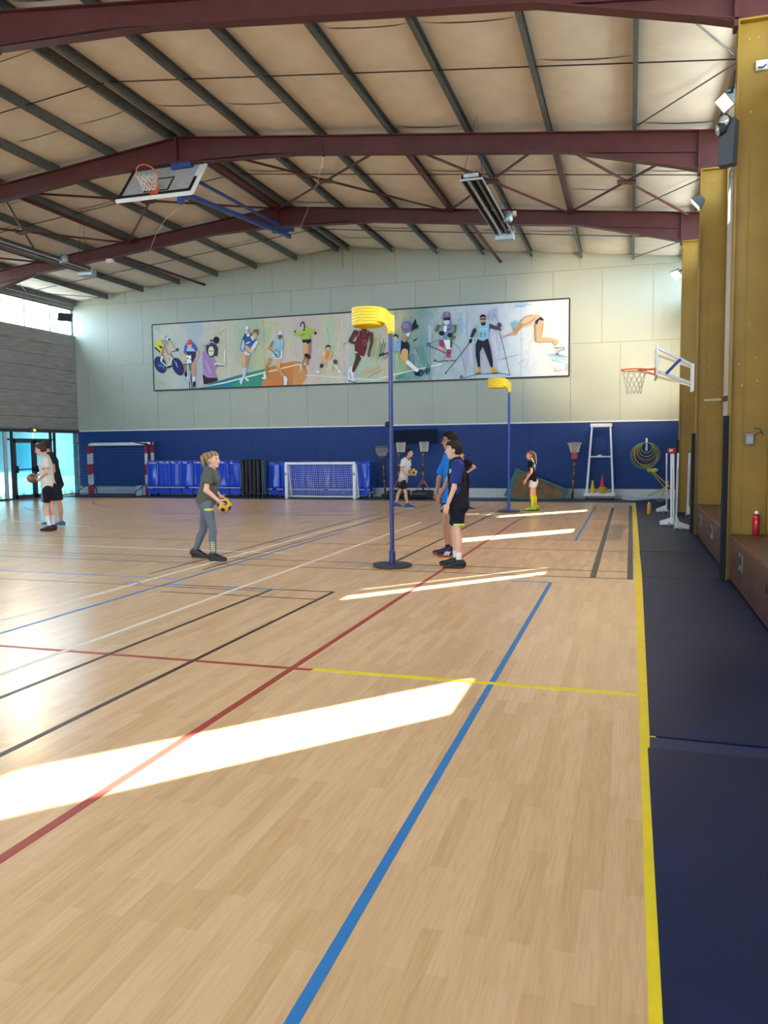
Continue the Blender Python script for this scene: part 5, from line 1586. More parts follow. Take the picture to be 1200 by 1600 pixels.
p.st([(600, 1140), (650, 1160), (840, 1100), (1200, 1075), (1370, 1115)], 10, (90, 92, 108)).el(612, 1142, 28, 26, (100, 104, 122)).st([(740, 610), (370, 1080)], 10, (48, 48, 58)).el(370, 1082, 14, 10, BK).st([(1195, 400), (1240, 540), (1370, 1110)], 9, (60, 60, 70)).st([(920, 1080), (980, 1045)], 10, (170, 172, 190))
p.po([(870, 550), (1030, 545), (1070, 700), (1105, 900), (1105, 1000), (1070, 995), (1030, 880), (960, 690), (940, 670), (900, 760), (910, 990), (870, 990), (835, 800), (835, 640)], (38, 34, 52)).po([(865, 985), (912, 985), (915, 1060), (840, 1100), (835, 1080), (870, 1040)], (206, 150, 50)).po([(1070, 990), (1110, 985), (1190, 1075), (1100, 1085)], (206, 150, 50)).st([(840, 1098), (910, 1075)], 14, (50, 36, 30)).st([(1095, 1085), (1190, 1080)], 14, (50, 36, 30))
p.po([(825, 390), (860, 320), (865, 400), (850, 420)], (196, 170, 90)).li(820, 410, 775, 510, 60, 44, (40, 38, 60)).el(758, 580, 24, 38, BK, 20).po([(1045, 300), (1150, 350), (1215, 370), (1250, 420), (1120, 400), (1060, 380), (1035, 480)], (72, 60, 86)).el(1205, 335, 36, 44, (80, 66, 92))
p.po([(860, 310), (920, 300), (960, 335), (1000, 295), (1050, 310), (1035, 530), (960, 580), (880, 560)], (138, 186, 206)).po([(915, 300), (1000, 290), (985, 330), (950, 345), (920, 325)], BK)
p.el(952, 245, 46, 62, (180, 146, 120)).po([(900, 230), (905, 185), (950, 162), (995, 185), (1000, 240), (985, 205), (925, 205)], (28, 26, 30)).st([(912, 238), (990, 238)], 18, (36, 30, 30)).st([(930, 295), (970, 295)], 16, (40, 32, 32)).st([(940, 278), (965, 278)], 6, (140, 90, 80))
for gx, seg in ((895, [(0, 0), (24, 0), (24, 52), (0, 52), (0, 0)]), (950, [(0, 4), (30, 0), (14, 54)])):
    p.st([(gx + 10 + a, 460 + b) for a, b in seg], 9, (40, 74, 106))
for gx, gl in ((896, [(16, 0), (0, 4), (14, 16), (0, 26)]), (928, [(16, 0), (0, 4), (14, 16), (0, 26)]), (960, [(14, 0), (0, 0), (0, 26)]), (960, [(0, 13), (12, 13)]), (990, [(0, 0), (26, -4)]), (990, [(13, 0), (13, 26)])):
    p.st([(gx + a, 388 + b) for a, b in gl], 5, (206, 222, 226))
p.done('painted_cross_country_skier', 'painted cross country skier in a pale blue bib numbered 07')
# diver
p = Paint(770, 460, 9.6)
p.po([(640, 430), (760, 400), (770, 460), (745, 580), (735, 650), (850, 650), (930, 670), (990, 700), (960, 770), (930, 770), (910, 715), (680, 720), (640, 690), (635, 540)], (196, 158, 120)).st([(640, 470), (650, 600), (650, 700)], 10, (140, 110, 86)).st([(750, 480), (740, 600)], 10, (150, 120, 96)).po([(400, 430), (440, 370), (520, 320), (600, 305), (690, 305), (740, 350), (640, 420), (590, 460), (500, 490), (430, 490), (390, 470)], (200, 170, 136)).st([(460, 465), (560, 420), (640, 360)], 10, (110, 88, 70)).st([(410, 420), (500, 340), (600, 312)], 8, (120, 96, 76)).po([(640, 440), (640, 400), (720, 338), (760, 370), (765, 400), (700, 385), (660, 460)], (36, 44, 70))
p.li(420, 460, 350, 560, 70, 56, (170, 132, 100)).li(350, 580, 210, 615, 52, 20, (186, 142, 110)).li(210, 620, 140, 660, 20, 8, (176, 130, 100)).li(380, 470, 330, 505, 60, 40, (180, 136, 104)).el(338, 440, 48, 48, (110, 170, 186)).st([(310, 420), (360, 410)], 10, (150, 200, 210))
p.st([(930, 800), (1080, 802), (1070, 830), (1010, 840), (970, 900)], 8, (70, 64, 64)).st([(930, 805), (980, 830), (945, 895)], 6, (120, 112, 110)).po([(945, 1095), (1070, 1085), (1080, 1140), (945, 1150)], (224, 226, 228)).st([(985, 1110), (1035, 1106)], 6, (70, 70, 76)).st([(955, 1136), (1045, 1126)], 7, (70, 70, 76))
p.done('painted_diver', 'painted diver in a blue cap leaping from a block')
# ---------------------------------------------------------------- people: bodies from smooth distance fields
def _np(v):
    return np.array((v[0], v[1], v[2]), dtype=np.float64)

class Field:
    """signed distances on a grid; shapes are blended in and a surface is drawn through zero"""
    def __init__(s, lo, hi, h):
        s.h = h
        s.o = np.array(lo, float)
        s.n = np.ceil((np.array(hi) - s.o) / h).astype(int) + 2
        s.a = np.full(s.n, 9.0, dtype=np.float32)
    def sub(s, lo, hi):
        i0 = np.maximum(np.floor((lo - s.o) / s.h).astype(int), 0)
        i1 = np.minimum(np.ceil((hi - s.o) / s.h).astype(int) + 1, s.n)
        if np.any(i1 <= i0):
            return None, None
        g = [s.o[k] + s.h * np.arange(i0[k], i1[k]) for k in range(3)]
        X, Y, Z = np.meshgrid(*g, indexing='ij', sparse=True)
        return tuple(slice(i0[k], i1[k]) for k in range(3)), (X, Y, Z)
    def blend(s, sl, d, k):
        a = s.a[sl]
        if k <= 0:
            s.a[sl] = np.minimum(a, d)
        else:
            hh = np.clip(.5 + .5 * (a - d) / k, 0, 1)
            s.a[sl] = a + (d - a) * hh - k * hh * (1 - hh)
    def cone(s, p, q, r1, r2, k=.02, flat=None):
        p, q = _np(p), _np(q)
        m = max(r1, r2) * (1.6 if flat else 1) + k + 4 * s.h
        sl, G = s.sub(np.minimum(p, q) - m, np.maximum(p, q) + m)
        if sl is None:
            return s
        X, Y, Z = (G[i] - p[i] for i in range(3))
        b = q - p
        f_ = 1.0
        if flat:
            n, f_ = _np(flat[0]), flat[1]          # squeeze along n by factor f_
            n = n / np.linalg.norm(n)
            w_ = (1 / f_ - 1)
            dn = X * n[0] + Y * n[1] + Z * n[2]
            X, Y, Z = X + w_ * dn * n[0], Y + w_ * dn * n[1], Z + w_ * dn * n[2]
            b = b + w_ * (b @ n) * n
        t = np.clip((X * b[0] + Y * b[1] + Z * b[2]) / max(b @ b, 1e-9), 0, 1)
        d = np.sqrt((X - t * b[0]) ** 2 + (Y - t * b[1]) ** 2 + (Z - t * b[2]) ** 2) - (r1 + t * (r2 - r1))
        s.blend(sl, (d * min(f_, 1)).astype(np.float32), k)
        return s
    def ell(s, c, ax, r, k=.02, cut=False):
        """ellipsoid with axes ax (three unit vectors) and radii r"""
        c = _np(c)
        A = np.array([_np(v) / np.linalg.norm(_np(v)) for v in ax])
        m = max(r) + k + 4 * s.h
        sl, G = s.sub(c - m, c + m)
        if sl is None:
            return s
        X, Y, Z = (G[i] - c[i] for i in range(3))
        L = [A[i][0] * X + A[i][1] * Y + A[i][2] * Z for i in range(3)]
        k0 = np.sqrt(sum((L[i] / r[i]) ** 2 for i in range(3)))
        k1 = np.sqrt(sum((L[i] / r[i] ** 2) ** 2 for i in range(3))) + 1e-6
        d = (k0 * (k0 - 1) / k1).astype(np.float32)
        if cut:
            a = s.a[sl]
            hh = np.clip(.5 - .5 * (a + d) / max(k, 1e-4), 0, 1)
            s.a[sl] = a + (-d - a) * hh + k * hh * (1 - hh)
        else:
            s.blend(sl, d, k)
        return s
    def above(s, p, n):
        """keep what lies on the side of the plane that n points to"""
        p, n = _np(p), _np(n)
        n = n / np.linalg.norm(n)
        g = [s.o[k] + s.h * np.arange(s.n[k]) - p[k] for k in range(3)]
        X, Y, Z = np.meshgrid(*g, indexing='ij', sparse=True)
        s.a = np.maximum(s.a, -(X * n[0] + Y * n[1] + Z * n[2]).astype(np.float32))
        return s
    def join(s, other):
        s.a = np.minimum(s.a, other.a)
        return s
    def like(s):
        f_ = Field.__new__(Field)
        f_.h, f_.o, f_.n = s.h, s.o, s.n
        f_.a = np.full(s.n, 9.0, dtype=np.float32)
        return f_
    def wrinkle(s, amp, fr, seed=0):
        g = [s.o[k] + s.h * np.arange(s.n[k]) for k in range(3)]
        X, Y, Z = np.meshgrid(*g, indexing='ij', sparse=True)
        s.a = s.a + (amp * (np.sin(fr * (X + .6 * Z) + seed) * np.sin(fr * .7 * (Y - .8 * Z) + 2 * seed) + .6 * np.sin(fr * 1.7 * (X - Y + .5 * Z)))).astype(np.float32)
        return s
    def surface(s):
        a, h = s.a, s.h
        sg = a < 0
        n = np.array(a.shape)
        c8 = [(i, j, k) for i in (0, 1) for j in (0, 1) for k in (0, 1)]
        def cs(arr, o):
            return arr[o[0]:n[0] - 1 + o[0], o[1]:n[1] - 1 + o[1], o[2]:n[2] - 1 + o[2]]
        cnt = sum(cs(sg, o).astype(np.int8) for o in c8)
        act = (cnt > 0) & (cnt < 8)
        I = np.argwhere(act)
        if len(I) == 0:
            return None, None
        vals = {o: a[I[:, 0] + o[0], I[:, 1] + o[1], I[:, 2] + o[2]].astype(np.float64) for o in c8}
        acc = np.zeros((len(I), 3))
        num = np.zeros(len(I))
        for o in c8:
            for ax in range(3):
                if o[ax] == 0:
                    o2 = list(o)
                    o2[ax] = 1
                    o2 = tuple(o2)
                    v0, v1 = vals[o], vals[o2]
                    m = (v0 < 0) != (v1 < 0)
                    t = np.where(m, v0 / np.where(m, v0 - v1, 1), 0)
                    P = np.tile(np.array(o, float), (len(I), 1))
                    P[:, ax] += t
                    acc[m] += P[m]
                    num[m] += 1
        V = s.o + h * (I + acc / num[:, None])
        idx = np.full(n - 1, -1, dtype=np.int64)
        idx[tuple(I.T)] = np.arange(len(I))
        Q = []
        for ax in range(3):
            u, v = (ax + 1) % 3, (ax + 2) % 3
            A0 = [slice(0, n[k]) for k in range(3)]
            A1 = [slice(0, n[k]) for k in range(3)]
            A0[ax] = slice(0, n[ax] - 1)
            A1[ax] = slice(1, n[ax])
            s0, s1 = sg[tuple(A0)], sg[tuple(A1)]
            E = np.argwhere(s0 != s1)
            E = E[(E[:, u] > 0) & (E[:, v] > 0) & (E[:, u] < n[u] - 1) & (E[:, v] < n[v] - 1)]
            ins = s0[tuple(E.T)]
            def g(du, dv):
                e = E.copy()
                e[:, u] += du
                e[:, v] += dv
                return idx[tuple(e.T)]
            q = np.stack([g(-1, -1), g(0, -1), g(0, 0), g(-1, 0)], 1)
            q[~ins] = q[~ins][:, ::-1]
            Q.append(q)
        return V, np.concatenate(Q)

def field_obj(name, F, mat, parent, colour):
    """colour: an rgb, or a function of the vertex array giving an (n,3) array"""
    V, Q = F.surface()
    if V is None:
        return None
    me = bpy.data.meshes.new(name)
    me.vertices.add(len(V))
    me.vertices.foreach_set('co', V.astype(np.float32).ravel())
    me.loops.add(Q.size)
    me.loops.foreach_set('vertex_index', Q.astype(np.int32).ravel())
    me.polygons.add(len(Q))
    me.polygons.foreach_set('loop_start', np.arange(0, Q.size, 4, dtype=np.int32))
    me.polygons.foreach_set('use_smooth', np.ones(len(Q), dtype=bool))
    me.update(calc_edges=True)
    me.validate()
    C = np.tile(np.array(colour, float), (len(V), 1)) if not callable(colour) else colour(V)
    a = me.color_attributes.new('Col', 'FLOAT_COLOR', 'POINT')
    a.data.foreach_set('color', np.c_[C, np.ones(len(C))].astype(np.float32).ravel())
    me.materials.append(mat)
    o = bpy.data.objects.new(name, me)
    return link(o, parent)

SKINM = M_col('skin', .5, 0, 60, .4)
CLOTH = M_col('jersey_cloth', .8, .08, 90, .2)
SHOEM = M_col('shoe_upper', .55, .05, 60, .4)
HAIRM = M_col('hair_strands', .65, .25, 120, .15)

def unit(v):
    v = _np(v)
    return v / max(np.linalg.norm(v), 1e-9)

def hand(F, wrist, d, palm, side, curl, size=1.0, spread=.3):
    """palm and five jointed fingers: d = direction of the hand, palm = the way the palm faces, side = +1/-1 thumb side"""
    d, palm = unit(d), unit(palm)
    palm = unit(palm - d * (palm @ d))
    lat = np.cross(d, palm) * side
    w_ = _np(wrist)
    pc = w_ + d * .045 * size
    F.ell(pc, (d, lat, palm), (.052 * size, .042 * size, .019 * size), .012)
    for k, (off, ln) in enumerate(((.030, .068), (.010, .076), (-.011, .071), (-.030, .056))):
        p = w_ + d * .082 * size + lat * off * size
        dd = unit(d + lat * off * spread * 6)
        ang = 0
        for j, fr in enumerate((.45, .32, .23)):
            ang += curl * (.8 if j == 0 else 1.0)
            v = dd * math.cos(ang) + palm * math.sin(ang)
            q = p + v * ln * fr * 1.15 * size
            F.cone(p, q, (.0095 - .001 * j) * size, (.0088 - .001 * j) * size, .004)
            p = q
    p = w_ + d * .02 * size + lat * .032 * size
    for j, (ln, a) in enumerate(((.035, .75), (.03, .45), (.024, .25))):
        v = unit(d * math.cos(a) + lat * math.sin(a) + palm * .35 * (j + .5))
        q = p + v * ln * size
        F.cone(p, q, .0115 * size, .0100 * size, .006)
        p = q

def person(label, J, fwd, look, cfg, h=.009):
    """J: joints in metres; fwd: the way the chest faces; look: the way the face looks"""
    J = {k: _np(v) for k, v in J.items()}
    up = np.array((0, 0, 1.0))
    sc = cfg.get('scale', 1.0)
    P = np.array([v for v in J.values()])
    lo, hi = P.min(0) - .2, P.max(0) + .2
    lo[2] = -.02
    t = thing('person', label, 'person', ((J['ankL'][0] + J['ankR'][0]) / 2, (J['ankL'][1] + J['ankR'][1]) / 2, 0))
    fwd = unit((fwd[0], fwd[1], 0))
    lat = np.cross(fwd, up)                       # the person's right
    spine = unit(J['neck'] - J['pelvis'])
    B = Field(lo, hi, h)
    hips = {s: J['hip' + s] for s in 'LR'}
    shs = {s: J['sh' + s] for s in 'LR'}
    chest = J['pelvis'] + (J['neck'] - J['pelvis']) * .70
    waist = J['pelvis'] + (J['neck'] - J['pelvis']) * .33
    ww = cfg.get('width', 1.0) * sc
    def torso(F, inf=0.0, k=.05):
        fl_ = (fwd, .66)
        F.cone(J['pelvis'], waist, .150 * ww + inf, .128 * ww + inf, k, fl_)
        F.cone(waist, chest, .128 * ww + inf, .152 * ww + inf, k, fl_)
        F.cone(chest, J['neck'] - spine * .05, .152 * ww + inf, .085 * ww + inf, k, fl_)
        for s in 'LR':
            F.cone(J['neck'] - spine * .035, shs[s], .052 * sc + inf, .056 * sc + inf, k)
    torso(B)
    if cfg.get('bust'):
        for s in 'LR':
            B.ell(chest + fwd * .085 + (shs[s] - chest) * .35 - spine * .03, (fwd, lat, up), (.05, .06, .055), .04)
    B.ell(J['pelvis'] - fwd * .03 - up * .03, (fwd, lat, up), (.10 * ww, .15 * ww, .11 * sc), .05)
    for s in 'LR':
        m = 1.0 * cfg.get('limb', 1.0) * sc
        B.cone(hips[s], J['kn' + s], .082 * m, .052 * m, .03)
        kn, an = J['kn' + s], J['ank' + s]
        B.cone(kn, an, .050 * m, .036 * m, .02)
        calf = kn + (an - kn) * .30
        back = unit(np.cross(np.cross(an - kn, fwd), an - kn))
        B.ell(calf - back * .018, (unit(an - kn), back, np.cross(unit(an - kn), back)), (.12 * m, .047 * m, .048 * m), .02)
        tip = J['toe' + s]
        B.cone(an, np.array((tip[0], tip[1], .04)), .034 * sc, .018 * sc, .01)
        B.cone(shs[s], J['el' + s], .047 * m, .038 * m, .03)
        B.cone(J['el' + s], J['wr' + s], .039 * m, .026 * m, .015)
        hd = cfg.get('hand' + s)
        d_ = unit(J['hd' + s] - J['wr' + s])
        pl = hd['palm'] if hd else -lat * (1 if s == 'R' else -1)
        hand(B, J['wr' + s], d_, pl, (hd or {}).get('side', 1), (hd or {}).get('curl', .3), .98 * sc)
    # head
    look = unit(look)
    hr = unit(np.cross(look, up))
    hu = np.cross(hr, look)
    H = J['head']
    hs = sc * cfg.get('head', 1.0)
    B.cone(J['neck'] - spine * .03, H - hu * .06 * hs - look * .015, .056 * sc, .050 * sc, .02)
    B.ell(H + hu * .022 * hs - look * .008 * hs, (look, hr, hu), (.098 * hs, .076 * hs, .095 * hs), .02)
    B.ell(H - hu * .035 * hs + look * .025 * hs, (look, hr, hu), (.066 * hs, .058 * hs, .075 * hs), .03)
    B.ell(H - hu * .098 * hs + look * .058 * hs, (look, hr, hu), (.022 * hs, .028 * hs, .018 * hs), .025)
    B.cone(H + look * .086 * hs + hu * .014 * hs, H + look * .108 * hs - hu * .026 * hs, .009 * hs, .013 * hs, .010)
    for s in (-1, 1):
        B.ell(H + look * .086 * hs + hr * s * .031 * hs + hu * .010 * hs, (look, hr, hu), (.014, .017, .011), .01, cut=True)
        B.ell(H + look * .074 * hs + hr * s * .031 * hs + hu * .010 * hs, (look, hr, hu), (.012, .013, .011), .004)
        B.ell(H - look * .008 * hs + hr * s * .086 * hs - hu * .006 * hs, (look, hr, hu), (.019 * hs, .012 * hs, .031 * hs), .008)
    B.cone(H + look * .088 * hs + hr * .020 * hs - hu * .052 * hs, H + look * .088 * hs - hr * .020 * hs - hu * .052 * hs, .008 * hs, .008 * hs, .008)
    skin = np.array(S(*cfg['skin']))
    haircol = np.array(S(*cfg['hair']))
    def skincol(V):
        C = np.tile(skin, (len(V), 1))
        R = V - H
        f_, r_, u_ = R @ look / hs, R @ hr / hs, R @ hu / hs
        lips = (f_ > .07) & (np.abs(r_) < .026) & (np.abs(u_ + .053) < .008)
        C[lips] = skin * np.array((.85, .55, .55))
        for s in (-1, 1):
            eye = (f_ > .06) & ((r_ - s * .031) ** 2 + ((u_ - .010) * 1.5) ** 2 < .011 ** 2)
            C[eye] = (.03, .025, .02)
            brow = (f_ > .06) & (np.abs(r_ - s * .031) < .021) & (np.abs(u_ - .034) < .006)
            C[brow] = haircol * .7
        ck = (f_ > .02) & (np.abs(np.abs(r_) - .045) < .02) & (np.abs(u_ + .03) < .022)
        C[ck] = skin * np.array((1.03, .92, .90))
        return np.clip(C, 0, 1)
    field_obj('body', B, SKINM, t, skincol)
    # hair: a cap over the skull, minus the face
    def hairline(F):
        X = [F.o[k] + F.h * np.arange(F.n[k]) - H[k] for k in range(3)]
        X = np.meshgrid(*X, indexing='ij', sparse=True)
        f_ = sum(X[k] * look[k] for k in range(3)) / hs
        u2 = sum(X[k] * hu[k] for k in range(3)) / hs
        top = (cfg.get('hairline', .052) + .012 - u2) * .9
        side = f_ - .004 - np.clip(u2, -.1, .1) * .55
        F.a = np.maximum(F.a, (np.minimum(top, side) * hs).astype(np.float32))
    Hf = Field(H - .24, H + .24, h * .75)
    hv = cfg.get('hair_vol', .012)
    Hf.ell(H + hu * .026 * hs - look * .012 * hs, (look, hr, hu), (.101 * hs + hv, .079 * hs + hv, .097 * hs + hv), .01)
    Hf.cone(H - look * .062 * hs + hu * .0, H - look * .05 * hs - hu * .06 * hs, .058 * hs, .045 * hs, .02)
    if cfg.get('fringe'):
        Hf.ell(H + look * .058 * hs + hu * .090 * hs, (look, hr, hu), (.036 * hs, .055 * hs, .026 * hs), .02)
    hairline(Hf)
    if not cfg.get('long'):
        Hf.above(H - hu * .062 * hs, hu)
    if cfg.get('pony'):
        pts = [_np(p) for p in cfg['pony']]
        rr = cfg.get('pony_r', [.03, .036, .028, .012])
        G2 = Field(np.minimum(H, np.array(pts).min(0)) - .2, np.maximum(H, np.array(pts).max(0)) + .2, h * .75)
        sl = G2.a
        G2.ell(H + hu * .026 * hs - look * .012 * hs, (look, hr, hu), (.101 * hs + hv, .079 * hs + hv, .097 * hs + hv), .01)
        G2.cone(H - look * .062 * hs, H - look * .05 * hs - hu * .06 * hs, .058 * hs, .045 * hs, .02)
        hairline(G2)
        for a_, b_, r1, r2 in zip(pts[:-1], pts[1:], rr[:-1], rr[1:]):
            G2.cone(a_, b_, r1, r2, .015)
        Hf = G2
    Hf.wrinkle(.0022, 150, 1)
    hc2 = np.array(S(*cfg.get('hair2', cfg['hair'])))
    def hcol(V):
        m = np.clip((np.sin((V @ np.array((90., 70, 40)))) * .5 + .5), 0, 1)[:, None]
        return haircol * (1 - m * .5) + hc2 * m * .5
    field_obj('hair', Hf, HAIRM, t, hcol)
    # shirt
    Sh = B.like()
    si = cfg.get('shirt_loose', .016)
    torso(Sh, si, .05)
    hem = cfg.get('hem', .08)                      # how far below the pelvis joint the shirt ends
    Sh.cone(J['pelvis'] - spine * (hem + .02), waist, .158 * ww + si + cfg.get('flare', .012), .135 * ww + si, .05, (fwd, .72))
    Sh.ell(J['pelvis'] - fwd * .02 - up * .02, (fwd, lat, up), (.102 * ww + si * .6, .15 * ww + si, .11), .04)
    if cfg.get('bust'):
        for s in 'LR':
            Sh.ell(chest + fwd * .085 + (shs[s] - chest) * .35 - spine * .03, (fwd, lat, up), (.05 + si, .06 + si, .055 + si), .05)
    Sh.wrinkle(.0035, 34, cfg.get('seed', 1))
    Sh.above(J['pelvis'] - spine * hem, spine)
    for s in 'LR':
        sl_ = B.like()
        e = shs[s] + (J['el' + s] - shs[s]) * (cfg.get('sleeve', .72) + .2)
        sl_.cone(shs[s] - spine * .01, e, .060 * sc + si * .6, .062 * sc + si * .6, .02)
        sl_.cone(shs[s] + (J['neck'] - shs[s]) * .4, shs[s], .058 * sc + si * .5, .060 * sc + si * .5, .02)
        sl_.wrinkle(.003, 40, 2)
        cut = shs[s] + (J['el' + s] - shs[s]) * cfg.get('sleeve', .72)
        sl_.above(cut, shs[s] - J['el' + s])
        hh = np.clip(.5 + .5 * (Sh.a - sl_.a) / .02, 0, 1)
        Sh.a = Sh.a + (sl_.a - Sh.a) * hh - .02 * hh * (1 - hh)
    nk = J['neck'] + (H - J['neck']) * .12 + fwd * .02
    Sh.ell(nk + up * .01, (fwd, lat, up), (.072 * sc, .068 * sc, .055 * sc), .01, cut=True)
    shirt = cfg['shirt']
    base = np.array(S(*shirt['col']))
    def shcol(V):
        C = np.tile(base, (len(V), 1))
        if 'sleeve' in shirt:
            for s in 'LR':
                b = J['el' + s] - shs[s]
                tt = ((V - shs[s]) @ b) / (b @ b)
                dd = np.linalg.norm(V - (shs[s] + np.clip(tt, 0, 1)[:, None] * b), axis=1)
                C[(tt > -.28) & (dd < .098)] = S(*shirt['sleeve'])
        if 'collar' in shirt:
            C[np.linalg.norm((V - nk) / np.array((1, 1, .9)), axis=1) < .095] = S(*shirt['collar'])
        if 'patch' in shirt:
            pc, pr, pcol = shirt['patch']
            C[np.linalg.norm(V - _np(pc), axis=1) < pr] = S(*pcol)
        if 'low' in shirt:
            w_ = np.clip(((J['pelvis'] + spine * .10 - V) @ spine) / .14, 0, 1)[:, None]
            C = C * (1 - w_) + np.array(S(*shirt['low'])) * w_
        return C
    field_obj('shirt', Sh, CLOTH, t, shcol)
    # shorts or leggings
    lg = cfg['legs']
    Lf = B.like()
    li_ = lg.get('loose', .02)
    Lf.cone(J['pelvis'] + spine * .06, J['pelvis'] - up * .04, .140 * ww + li_ * .6, .150 * ww + li_ * .6, .04, (fwd, .72))
    Lf.ell(J['pelvis'] - fwd * .035 - up * .03, (fwd, lat, up), (.108 * ww + li_ * .5, .158 * ww + li_ * .5, .115), .04)
    to = lg['to']                                   # >1 means below the knee
    for s in 'LR':
        q = B.like()
        a_, b_ = hips[s], J['kn' + s]
        m = cfg.get('limb', 1.0) * sc
        q.cone(a_, b_, .085 * m + li_, (.054 + lg.get('hemw', 0)) * m + li_, .02)
        if to > 1:
            an = J['ank' + s]
            q.cone(b_, an, .052 * m + li_, .037 * m + li_, .015)
            back = unit(np.cross(np.cross(an - b_, fwd), an - b_))
            calf = b_ + (an - b_) * .3
            q.ell(calf - back * .018, (unit(an - b_), back, np.cross(unit(an - b_), back)), (.12 * m, .047 * m + li_, .048 * m + li_), .02)
            c_ = b_ + (an - b_) * (to - 1)
            q.above(c_, b_ - an)
        else:
            c_ = a_ + (b_ - a_) * to
            q.wrinkle(.003, 36, 3)
            q.above(c_, a_ - b_)
        hh = np.clip(.5 + .5 * (Lf.a - q.a) / .02, 0, 1)
        Lf.a = Lf.a + (q.a - Lf.a) * hh - .02 * hh * (1 - hh)
    lc = np.array(S(*lg['col']))
    def lcol(V):
        C = np.tile(lc, (len(V), 1))
        for fn, col in lg.get('marks', []):
            C[fn(V, J)] = S(*col)
        return C
    field_obj(lg['name'], Lf, CLOTH, t, lcol)
    # socks and shoes
    for s in 'LR':
        kn, an, tip = J['kn' + s], J['ank' + s], J['toe' + s]
        sk = cfg.get('sock')
        if sk:
            q = Field(np.minimum(kn, tip) - .15, np.maximum(kn, tip) + .15, h)
            m = cfg.get('limb', 1.0) * sc
            q.cone(kn, an, .054 * m, .040 * m, .015)
            back = unit(np.cross(np.cross(an - kn, fwd), an - kn))
            calf = kn + (an - kn) * .3
            q.ell(calf - back * .018, (unit(an - kn), back, np.cross(unit(an - kn), back)), (.12 * m, .051 * m, .052 * m), .02)
            q.cone(an, an - up * .05, .042 * sc, .04, .01)
            q.above(kn + (an - kn) * (1 - sk['up']), an - kn)
            field_obj('sock', q, CLOTH, t, S(*sk['col' if not isinstance(sk['col'], dict) else 'col']))
        so = cfg['shoe'] if 'shoe' in cfg else cfg['shoe' + s]
        d = tip - an
        d[2] = 0
        d = unit(d)
        sd = np.cross(d, up)
        heel = np.array((an[0], an[1], 0)) - d * .045
        toe = heel + d * .275 * sc
        q = Field(np.minimum(heel, toe) - np.array((.12, .12, .0)) , np.maximum(heel, toe) + np.array((.12, .12, .2)), h * .8)
        lift = an[2] - .09
        hz = max(0, lift)
        q.cone(heel + up * (.052 + hz), heel + d * .10 + up * (.060 + hz), .045, .046, .02, (sd, .82))
        q.cone(heel + d * .08 + up * (.062 + hz), toe - d * .045 + up * .030, .052, .036, .02, (up, .85))
        q.ell(toe - d * .06 + up * .03, (d, sd, up), (.065, .046, .034), .02)
        q.cone(heel + up * (.07 + hz), heel + d * .035 + up * (.105 + hz), .044, .046, .02)
        q.cone(heel + d * .02 + up * .02, toe - d * .05 + up * .018, .043, .042, .01, (up, .5))
        q.above((0, 0, .004), up)
        q.above(heel + up * (.122 + hz), -up)
        uc, sc_ = np.array(S(*so['col'])), np.array(S(*so['sole']))
        def scol(V, heel=heel, d=d, sd=sd, so=so):
            C = np.tile(uc, (len(V), 1))
            R = V - heel
            x_ = R @ d
            C[V[:, 2] < .026] = sc_
            if 'stripe' in so:
                for c in (.10, .13, .16):
                    C[(np.abs(x_ - c + (V[:, 2] - .05) * .5) < .009) & (V[:, 2] > .03) & (V[:, 2] < .085)] = S(*so['stripe'])
            if 'toe' in so:
                C[(x_ > .17) & (V[:, 2] >= .026)] = S(*so['toe'])
            return C
        field_obj('shoe', q, SHOEM, t, scol)
    return t, J

def pose(Y0, pts, feet):
    """joints measured on the photograph, each with its own depth; feet stand on the floor"""
    J = {k: at(x, y, Y0 + dy) for k, (x, y, dy) in pts.items()}
    for s in 'LR':
        (ax_, ay_), (tx, ty), dy, lift = feet[s]
        a = at(ax_, ay_, Y0 + dy)
        tp = at(tx, ty, Y0 + dy)
        a.z = .09 + lift
        J['ank' + s] = a
        v = Vector((tp.x - a.x, tp.y - a.y + feet.get('turn', 0), 0)).normalized()
        J['toe' + s] = Vector((a.x, a.y, 0)) + v * .17 + Vector((0, 0, .045))
    for s in 'LR':
        if 'kn' + s in J:
            pass
    return J
# ---- woman with the ball, facing right
YW = 10.33
J = pose(YW, {'head': (333.5, 718.5, 0), 'neck': (330.5, 733.5, 0), 'pelvis': (322.5, 781, 0), 'shR': (326, 740.5, -.16), 'shL': (333.5, 739, .16), 'elR': (322, 766, -.22), 'wrR': (340.5, 781.5, -.12), 'hdR': (349, 789, -.08),
               'elL': (336, 766, .20), 'wrL': (344.5, 776.5, .10), 'hdL': (353, 782, .07), 'hipR': (323.5, 790, -.09), 'hipL': (321.5, 789, .09), 'knR': (332.5, 828, -.06), 'knL': (317.5, 829, .16)},
         {'R': ((333.5, 868), (352, 876), -.05, 0), 'L': ((305.5, 862), (321, 872), .22, 0.02)})
bw_ = at(350.5, 789.3, YW)
H_ = _np(J['head'])
GREY = (104, 112, 122)
def legtext(V, J):
    b = J['ankR'] - J['knR']
    tt = ((V - J['knR']) @ b) / (b @ b)
    x_ = V[:, 0] - (J['knR'][0] + b[0] * tt)
    near = V[:, 1] < J['knR'][1] + b[1] * tt
    return near & (tt > .46) & (tt < .86) & (np.abs(x_ - .012) < .028) & (np.sin((tt - .46) * 75) + .6 * np.sin(x_ * 260 + tt * 30) > -.2)
def pocket(V, J):
    c = _np(at(325, 796.5, YW - .16))
    return (np.abs(V[:, 0] - c[0]) < .055) & (np.abs(V[:, 2] - c[2]) < .014) & (V[:, 1] < J['pelvis'][1] - .03)
